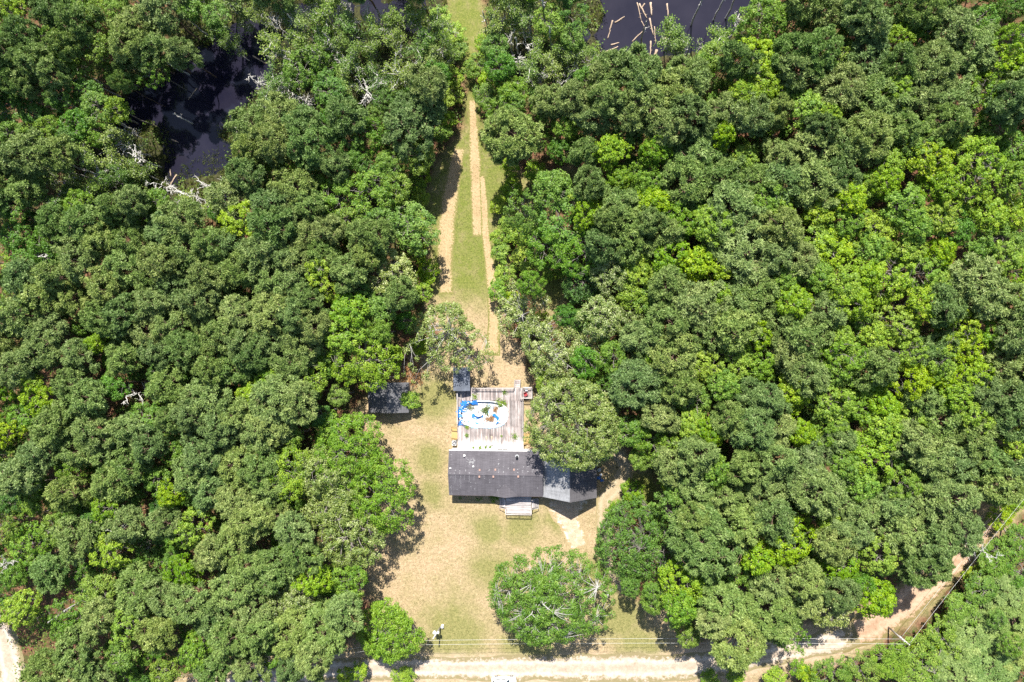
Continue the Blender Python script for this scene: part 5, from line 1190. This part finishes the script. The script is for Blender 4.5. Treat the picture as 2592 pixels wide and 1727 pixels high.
# branches and weeds in the pool and on the deck
def brush(px, py, z, R, n, label, mat_b, leafmat=None, leaves=0, seed=1, flat=.35, leaf=.16):
    r = np.random.RandomState(seed); segs = []; tips = []
    for _ in range(n):
        a = r.normal(size=3) * [R * .25, R * .25, .03]; az = r.uniform(0, 6.28); b = a + np.array([math.cos(az), math.sin(az), r.uniform(.05, flat)]) * R * r.uniform(.5, 1)
        q = curve_pts(a, b, 3, r, 0, .07); segs += poly_segs(q, np.linspace(.035, .012, 4)); tips.append(b)
        for _ in range(3):
            c = q[r.randint(1, 4)]; e = c + r.normal(size=3) * [.3, .3, .15] * R * .8; e[2] = max(e[2], .01); segs += [(*c, *e, .018, .008)]; tips.append(e)
    S = np.array(segs); S[:, 2] = np.maximum(S[:, 2], 0.01); S[:, 5] = np.maximum(S[:, 5], .01)
    p = at(px, py, z); root = empty('brush', (p.x, p.y, z), 0, label, 'branches')
    v, f = tubes(S, 4); link('twigs', np_mesh('twigs', v, [f]), M[mat_b], root)
    if leaves:
        C = np.array(tips)[r.randint(0, len(tips), leaves)] * r.uniform(.5, 1, (leaves, 1)) + r.normal(size=(leaves, 3)) * .12; C[:, 2] = np.abs(C[:, 2])
        V, F = leaf_quads(C, r.normal(size=(leaves, 3)) * .5 + [0, 0, 1], r.uniform(.6, 1.3, leaves) * leaf, r)
        link('leaves', np_mesh('leaves', V, [F], {'tint': np.repeat(r.uniform(.2, .9, leaves), 4)}), M[leafmat], root)
    return root
brush(*Z3(480, 755), .55, 1.0, 26, 'dark tangle of bare twigs at the shaded end of the pool', 'bark', 'under', 120, 21)
brush(*Z3(745, 820), .55, .9, 14, 'green weeds growing in the middle of the drained pool', 'bark', 'under', 460, 22)
brush(*Z3(1010, 680), .95, .95, 14, 'yellow-green weeds spilling over the pool\'s back corner', 'bark', 'yellow', 420, 23)
brush(*Z3(830, 960), .55, .8, 22, 'rusty brown dead branches beside the blue sheet in the pool', 'bark_log', 'deadleaf', 300, 24)
brush(*Z3(915, 790), .6, .7, 20, 'tan dead branches under the weeds at the pool\'s back corner', 'bark_log', 'deadleaf', 160, 25)
def weed(px, py, R, n, label, mat, seed, z=0.0, group=None):
    r = np.random.RandomState(seed); p = at(px, py, z); root = empty('weed', (p.x, p.y, z), 0, label, 'weed', group)
    C = r.normal(size=(n, 3)) * [R * .45, R * .45, R * .25]; C[:, 2] = np.abs(C[:, 2]) + .02
    V, F = leaf_quads(C, r.normal(size=(n, 3)) * .5 + [0, 0, 1], r.uniform(.08, .2, n), r)
    link('leaves', np_mesh('leaves', V, [F], {'tint': np.repeat(r.uniform(.2, .95, n), 4)}), M[mat], root)
    st = [(*(r.normal(size=2) * R * .1), 0, *(r.normal(size=2) * R * .4), R * .3, .02, .008) for _ in range(7)]
    v, f = tubes(st, 4); link('stem', np_mesh('stem', v, [f]), M['bark'], root)
for i, (x, y, R, lb) in enumerate([(1252, 1262, .62, 'biggest green weed growing through bare deck boards'), (425, 1100, .5, 'weed on the deck at the pool\'s lawn-side corner'),
        (420, 1240, .45, 'weed on the deck next to the yellow lawn steps'), (1072, 500, .5, 'tall weed beside the back railing of the deck'), (560, 575, .6, 'yellow-green weed on the deck behind the blue sheet'),
        (650, 1455, .3, None), (745, 1447, .25, None), (825, 1443, .25, None), (535, 1455, .2, None), (1018, 1255, .2, None)]):
    weed(*Z3(x, y), R, int(260 * R), lb or 'tiny weed tuft poking up between deck boards', 'yellow' if i in (1, 4, 5) else 'green', 40 + i, DH, None if lb else 'weed tufts between deck boards')
# two long paddles left lying on the deck
for x in (760, 850):
    a = at(*Z3(x, 1255), DH); b = at(*Z3(x + 8, 1430), DH); L = (a - b).length
    root = empty('paddle', (b.x, b.y, DH + .02), math.atan2((a - b).y, (a - b).x) - math.pi / 2, 'long-handled wooden paddle lying flat on the deck by the house', 'paddle', 'paddles on the deck')
    MB().tube([(0, .1, .04), (0, L - .4, .04)], [.035, .03], 7).build('handle', M['bark_log'], root)
    MB().add([(-.1, L - .5, .02), (.1, L - .5, .02), (.18, L, .02), (-.18, L, .02), (-.1, L - .5, .06), (.1, L - .5, .06), (.18, L, .06), (-.18, L, .06)],
             [(3, 2, 1, 0), (4, 5, 6, 7), (0, 1, 5, 4), (1, 2, 6, 5), (2, 3, 7, 6), (3, 0, 4, 7)]).build('blade', M['bark_log'], root)
    MB().lathe((0, .1, 0), [(.1, 0), (.13, .03), (.1, .09), (.03, .1)], 10).build('knob', M['dark_metal'], root)
# red chair and a pale board on the side platform
c = at(1331, 999, DH + .4); ch = empty('garden_chair', (c.x, c.y, DH - .005), .5, 'faded red plastic chair on the railed side platform', 'chair')
MB().box(-.26, -.26, .38, .26, .26, .43).build('seat', M['red'], ch)
MB().add([(-.26, .24, .43), (.26, .24, .43), (.24, .40, .88), (-.24, .40, .88), (-.26, .28, .43), (.26, .28, .43), (.24, .44, .88), (-.24, .44, .88)],
         [(0, 1, 2, 3), (7, 6, 5, 4), (0, 4, 5, 1), (1, 5, 6, 2), (2, 6, 7, 3), (3, 7, 4, 0)]).build('backrest', M['red'], ch)
for sx in (-1, 1):
    MB().box(sx * .26 - .03, -.24, .62, sx * .26 + .03, .28, .66).build('armrest', M['red'], ch)
    for sy in (-1, 1): MB().bar((sx * .25, sy * .24, 0), (sx * .23, sy * .22, .40), .05).build('leg', M['red'], ch)
c = at(1333, 985, DH); t = empty('side_table', (c.x, c.y, DH - .005), 0, 'narrow pale grey table behind the red chair', 'table')
MB().box(-.22, -.34, .42, .22, .34, .46).build('table_top', M['galv'], t)
for sx in (-1, 1):
    for sy in (-1, 1): MB().bar((sx * .18, sy * .3, 0), (sx * .18, sy * .3, .42), .04).build('leg', M['galv'], t)
# air conditioner on the grass beside the deck
c = at(1149.5, 1122.5, .8); ac = empty('air_conditioner', (c.x, c.y, 0), 0, 'square air conditioning unit with round fan grille beside the deck', 'air conditioner')
MB().box(-.42, -.42, 0.0, .42, .42, .10).build('base', M['galv'], ac)
MB().box(-.40, -.40, .10, .40, .40, .80).build('casing', M['offwhite'], ac)
f_ = MB().lathe((0, 0, .79), [(.34, 0), (.34, .03), (.30, .03), (.30, .012), (.02, .012)], 24).build('fan_opening', M['black'], ac)
for k in range(5):
    a = k * 2 * math.pi / 5; MB().bar((.04 * math.cos(a), .04 * math.sin(a), .812), (.27 * math.cos(a), .27 * math.sin(a), .812), .09, .008).build('fan_blade', M['galv'], f_)
MB().lathe((0, 0, .81), [(.07, 0), (.07, .02), (.01, .025)], 12).build('hub', M['offwhite'], f_)

# ------------------------------------------------------------------ front porch
PH = .80
fx0 = at(1281, 1280, PH).x; fx1 = at(1345, 1280, PH).x; fy0 = at(1310, 1299, PH).y; fy1 = wf - .02
porch = empty('front_porch', ((fx0 + fx1) / 2, (fy0 + fy1) / 2, 0), 0, 'bleached plank front porch with railings on the driveway side of house', 'porch')
OX, OY = porch.location.x, porch.location.y
nb = 24; st = (fy1 - fy0) / nb; rng = random.Random(2)
for i in range(nb): board('board', fx0, fy0 + i * st, PH - .04, fx1, fy0 + (i + 1) * st - rng.uniform(.012, .02), PH + rng.uniform(-.004, .004), 'porchw', porch, (OX, OY))
for x in (fx0 + .08, (fx0 + fx1) / 2, fx1 - .08):
    for y in (fy0 + .1, fy1 - .3): board('post', x - .06, y - .06, -.05, x + .06, y + .06, PH - .045, 'rail', porch, (OX, OY))
for y in (fy0 + .02, fy1 - .1): board('joist', fx0 + .03, y - .03, PH - .24, fx1 - .03, y + .03, PH - .05, 'rail', porch, (OX, OY))
railing(porch, (OX, OY), (fx0, fy0 - .02), (fx1, fy0 - .02), PH, .92, 20, 3)
railing(porch, (OX, OY), (fx0 - .02, fy0 + .06), (fx0 - .02, at(1270, 1285, .6).y), PH, .92, 8, 2); railing(porch, (OX, OY), (fx1 + .02, fy0 + .06), (fx1 + .02, at(1270, 1285, .6).y), PH, .92, 8, 2)
for x, s in ((fx0 - .02, -1), (fx1 + .02, 1)):
    board('post', x - .05, fy1 - .25, 0, x + .05, fy1 - .15, 2.75, 'rail', porch, (OX, OY))
sy1 = at(1270, 1262, .6).y; sy0 = at(1270, 1284, .6).y
steps('porch_steps', 'weathered steps on the mauve roof end of the front porch', fx0 - 1.25, fx0 - .08, sy0, sy1, PH, 4, '-x', 'rail', 'porchw')
steps('porch_steps', 'weathered steps on the garage end of the front porch', fx1 + .08, fx1 + 1.3, sy0, sy1, PH, 4, '+x', 'rail', 'porchw')
for i, (x, y, R) in enumerate([(1253, 1258, .8), (1246, 1256, .6), (1262, 1256, .7)]):
    weed(x, y, R, 240, 'leafy garden plant in the shade under the front eave', 'green', 60 + i, 0, 'plants under the front eave')
weed(1249, 1270, .35, 70, 'yellow-flowering plant in sunlight by the porch steps', 'yellow', 66)
for i, (x, y) in enumerate([(1206, 1262), (1212, 1266), (1165, 1261), (1218, 1262)]):
    weed(x, y, .3, 60, 'tiny plant tuft at the foot of the front wall', 'oak', 70 + i, 0, 'plant tufts along the front wall')

# ------------------------------------------------------------------ sheds
def shed(name, label, x0, x1, y0, y1, eave, ridge, mat_roof, mat_wall, door_side='-y'):
    r = empty(name, ((x0 + x1) / 2, (y0 + y1) / 2, 0), 0, label, 'shed'); w, d = (x1 - x0) / 2, (y1 - y0) / 2
    MB().box(-w + .2, -d + .2, 0, w - .2, d - .2, eave).build('wall', M[mat_wall], r)
    for s in (-1, 1): MB().add([(-w + .2, s * (d - .2), eave), (w - .2, s * (d - .2), eave), (0, s * (d - .2), ridge - .1)], [(0, 1, 2) if s < 0 else (0, 2, 1)]).build('gable', M[mat_wall], r)
    for s in (-1, 1):
        m = MB(); slab(m, [(0, -d, ridge), (s * w, -d, eave - .05), (s * w, d, eave - .05), (0, d, ridge)], .07); m.build('roof', M[mat_roof], r)
    MB().add([(-.12, -d - .01, ridge - .03), (0, -d - .01, ridge + .02), (.12, -d - .01, ridge - .03), (-.12, d + .01, ridge - .03), (0, d + .01, ridge + .02), (.12, d + .01, ridge - .03)],
             [(0, 1, 4, 3), (1, 2, 5, 4)]).build('ridge_cap', M[mat_roof], r)
    dr = MB().box(-.55, -d + .15, .05, .55, -d + .195, eave - .25).build('door', M['rail'], r); MB().box(.38, -d + .11, 1.0, .44, -d + .15, 1.12).build('handle', M['dark_metal'], dr)
    return r
a = at(1146.5, 930, 2.6); b = at(1189, 990, 2.6)
shed('garden_shed', 'small blue-grey roofed shed at the back corner of the pool deck', a.x, b.x, b.y, a.y, 2.5, 2.85, 'roof_blue', 'rail')
a = at(931, 968, 2.3); b = at(1034.5, 1045, 2.3)
shed('garden_shed', 'old charcoal-roofed shed half under the trees by the side lawn', a.x, b.x, b.y, a.y, 2.2, 3.3, 'roof_shed', 'rail')
brush(1042, 940, .02, 3.0, 60, 'heap of orange-brown dead branches beside the old shed', 'bark_log', 'deadleaf', 1500, 31, .35, .26)
brush(1010, 905, .02, 2.2, 40, 'grey-brown heap of dead branches behind the old shed', 'bark', 'deadleaf', 500, 32, .4, .24)

# ------------------------------------------------------------------ odds and ends beside the garage
p = at(1521, 1201.5, .4); o = MB().lathe((0, 0, 0), [(.19, 0), (.23, .42), (.25, .44), (.25, .47), (.2, .49), (.02, .5)], 18).build('bucket', M['white'], None, True, (p.x, p.y, 0)); tag(o, 'white lidded bucket standing by the garage wall', 'bucket')
p = at(1516, 1189, .7); ds = empty('satellite_dish', (p.x, p.y, 0), .4, 'grey round dish on a short post by the garage wall', 'satellite dish')
o = MB().lathe((0, 0, 0), [(.05, 0), (.2, .03), (.32, .09), (.38, .14), (.39, .15), (.37, .15), (.2, .06), (.02, .03)], 18).build('dish', M['galv'], ds, True); o.location = (0, 0, .62); o.rotation_euler = (.35, .2, 0)
MB().tube([(0, 0, -.1), (0, 0, .64)], .035, 8).build('post', M['galv'], ds)
MB().bar((0, 0, .66), (.12, .22, 1.0), .03).build('feed_arm', M['dark_metal'], ds)
for x, y, lb, w in [(1515.5, 1210, 'small blue plastic crate by the white bucket', .36), (1523.5, 1216.5, 'blue plastic tub on the dirt by the garage corner', .3)]:
    p = at(x, y, .2); c = empty('crate', (p.x, p.y, 0), .3, lb, 'crate')
    MB().box(-w, -w * .6, 0, w, w * .6, .03).build('floor', M['blue'], c)
    for s in (-1, 1):
        MB().box(-w, s * w * .6 - .015, .03, w, s * w * .6 + .015, .28).build('side', M['blue'], c); MB().box(s * w - .015, -w * .6 + .016, .03, s * w + .015, w * .6 - .016, .279).build('side', M['blue'], c)
p = at(1518, 1219, .05); o = MB().bar((0, 0, .03), (.35, -.75, .03), .22, .05).build('plank', M['yellow_wood'], None, False, (p.x, p.y, 0)); tag(o, 'short tan plank lying by the garage corner', 'plank')
p = at(1652, 1276, .6); o = MB().lathe((0, 0, 0), [(.3, 0), (.34, .3), (.3, .75), (.2, .85), (.02, .88)], 14, 1, .8).build('water_drum', M['white'], None, True, (p.x, p.y, 0)); tag(o, 'white plastic drum in the shrubs behind the evergreen', 'drum')

# ------------------------------------------------------------------ poles and wires
def pole(px, py, top_px, h, label, cross=False, lamp=False, rad=.15):
    b = at(px, py, 0); t = at(*top_px, h); r = empty('utility_pole', (b.x, b.y, 0), 0, label, 'pole'); d = t - b
    MB().tube([(0, 0, -.2), tuple(d)], [rad, rad * .72], 10).build('shaft', M['bark_pale'], r, True)
    return r, d
P1, d1 = pole(1115.5, 1587, (1096, 1617), 5.4, 'grey lamp pole with white transformer standing on open lawn')
q = d1 * .52; tk = MB().tube([tuple(q + Vector((-.42, .1, -.35))), tuple(q + Vector((-.42, .1, .35)))], [.27, .27], 14).build('transformer', M['white'], P1, True)
MB().tube([tuple(q + Vector((.26, .1, -.25))), tuple(q + Vector((.26, .1, .25)))], [.2, .2], 12).build('transformer', M['white'], P1, True)
MB().bar(tuple(q + Vector((-.42, .06, .0))), tuple(q + Vector((.3, .06, .0))), .07).build('bracket', M['galv'], P1)
q = d1 * .72; MB().box(q.x - .12, q.y - .3, q.z - .15, q.x + .12, q.y - .1, q.z + .15).build('fuse_box', M['dark_metal'], P1)
MB().box(.18, .12, 0, .62, .5, .8).build('meter_cabinet', M['white'], P1)
P2, d2 = pole(1048, 1592, (1027, 1625), 6.0, 'bare grey pole rising out of the round roadside oak')
P3, d3 = pole(2249, 1588, (2290, 1624), 6.3, 'weathered pole with crossarms where the power lines bend')
for k, (dz, ln) in enumerate(((-.12, 1.1), (-.75, .8))):
    c = d3 + Vector((0, 0, dz)); v = Vector((.75, -.66, 0)) * ln; w = Vector((.2, .3, 0))
    ca = MB().bar(tuple(c - v + w * .3), tuple(c + v + w * .3), .1, .12).build('crossarm', M['rail'], P3)
    for s in (-1, 1):
        e = c + s * v * .85 + w * .3; MB().lathe(tuple(e + Vector((0, 0, .06))), [(.05, 0), (.08, .06), (.05, .1), (.08, .15), (.03, .2)], 8).build('insulator', M['offwhite'], ca)
MB().bar(tuple(d3 * .85), tuple(d3 + Vector((.55, -.45, -.1))), .05).build('brace', M['galv'], P3)
def wire(a, b, sag, label, group):
    A, B = Vector(a), Vector(b); pts = [A.lerp(B, t) - Vector((0, 0, sag * 4 * t * (1 - t))) for t in np.linspace(0, 1, 25)]
    o = MB().tube([tuple(p - A) for p in pts], .018, 5).build('power_line', M['wire'], None, True, tuple(A)); tag(o, label, 'wire', group)
t2 = P2.location + d2; t3 = P3.location + d3
far = at(2660, 1165, 7.0); lft = at(300, 1742, 6.5)
for k, s in enumerate((-1, 1)):
    e3 = t3 + Vector((.66, -.58, .1)) * (s * .9)
    wire(t2 + Vector((0, s * .38 - .2, -.05)), t3 + Vector((-.1, s * .42, .02)), .5, 'pale wire strung over the sand road verge', 'wires along the road')
    wire(e3, far + Vector((.5 * s, -.4 * s, 0)), .3, 'pale wire strung along the orange dirt track', 'wires along the track')
    wire(t2 + Vector((0, s * .38 - .2, -.05)), lft + Vector((0, s * .38, 0)), .3, 'pale wire running through the roadside oaks', 'wires through the oaks')
P4 = empty('utility_pole', (far.x, far.y, 0), 0, 'pole carrying the track wires beyond the bend', 'pole')
MB().tube([(0, 0, -.2), (0, 0, 7.1)], [.16, .12], 10).build('shaft', M['bark_pale'], P4, True); MB().bar((-.6, .5, 6.9), (.6, -.5, 6.9), .1, .12).build('crossarm', M['rail'], P4)
P5 = empty('utility_pole', (lft.x, lft.y, 0), 0, 'pole carrying the wires at the far end of the roadside oaks', 'pole')
MB().tube([(0, 0, -.2), (0, 0, 6.6)], [.16, .12], 10).build('shaft', M['bark_pale'], P5, True); MB().bar((0, -.6, 6.4), (0, .6, 6.4), .1, .12).build('crossarm', M['rail'], P5)

# ------------------------------------------------------------------ white car parked across the road
c = at(1272, 1723, 1.45); car = empty('parked_car', (c.x + .2, c.y - .66, 0), math.radians(3), 'white car parked on the verge across the sand road', 'car')
def loft(sections, name, mat, smooth=False):
    V = []; F = []; k = len(sections[0])
    for s in sections: V += s
    for i in range(len(sections) - 1):
        for j in range(k): j2 = (j + 1) % k; F.append((i * k + j, i * k + j2, (i + 1) * k + j2, (i + 1) * k + j))
    F.append(tuple(range(k))[::-1]); F.append(tuple(range(len(V) - k, len(V))))
    return MB().add(V, F).build(name, M[mat], car, smooth)
def sec(x, w, z0, z1, r=.12): return [(x, -w, z0 + r), (x, -w + r * .6, z0), (x, w - r * .6, z0), (x, w, z0 + r), (x, w, z1 - r), (x, w - r, z1), (x, -w + r, z1), (x, -w, z1 - r)]
body = loft([sec(-2.25, .72, .42, .80), sec(-2.15, .84, .30, .92), sec(-1.2, .90, .25, .98), sec(.7, .90, .25, .98), sec(1.6, .88, .27, .93), sec(2.1, .80, .32, .80), sec(2.25, .66, .42, .68)], 'body', 'carpaint')
loft([sec(-2.0, .72, .9, .98, .03), sec(-1.6, .70, .9, 1.40, .1), sec(.2, .70, .9, 1.46, .1), sec(.55, .70, .9, 1.36, .1), sec(1.2, .74, .9, .97, .03)], 'cabin', 'carpaint')
MB().add([(.60, -.58, 1.37), (.60, .58, 1.37), (1.14, .66, 1.0), (1.14, -.66, 1.0)], [(3, 2, 1, 0)]).build('windscreen', M['glass'], car)
MB().add([(-1.65, -.56, 1.42), (-1.65, .56, 1.42), (-1.98, .62, 1.02), (-1.98, -.62, 1.02)], [(0, 1, 2, 3)]).build('rear_window', M['glass'], car)
for s in (-1, 1):
    for x0, x1 in ((-1.45, -.6), (-.5, .45)): MB().add([(x0, s * .735, 1.0), (x1, s * .735, 1.0), (x1 - .05, s * .715, 1.32), (x0 + .08, s * .715, 1.32)], [(0, 1, 2, 3)]).build('side_window', M['glass'], car)
    MB().box(.72, s * .98 - .07, .95, .86, s * .98 + .07, 1.08).build('mirror', M['carpaint'], car)
    MB().box(2.1, s * .55 - .15, .60, 2.235, s * .55 + .15, .72).build('headlight', M['glass'], car)
    for x in (-1.4, 1.4):
        w = MB().tube([(x, s * .74, .32), (x, s * .93, .32)], [.32, .32], 20).build('wheel', M['rubber'], car, True)
        MB().tube([(x, s * .93, .32), (x, s * .945, .32)], [.2, .18], 14).build('rim', M['galv'], w)

for o in SC.objects:
    if o.type == 'MESH' and tuple(o.color) == (1, 1, 1, 1): o.color = (.5, .5, .5, 1)
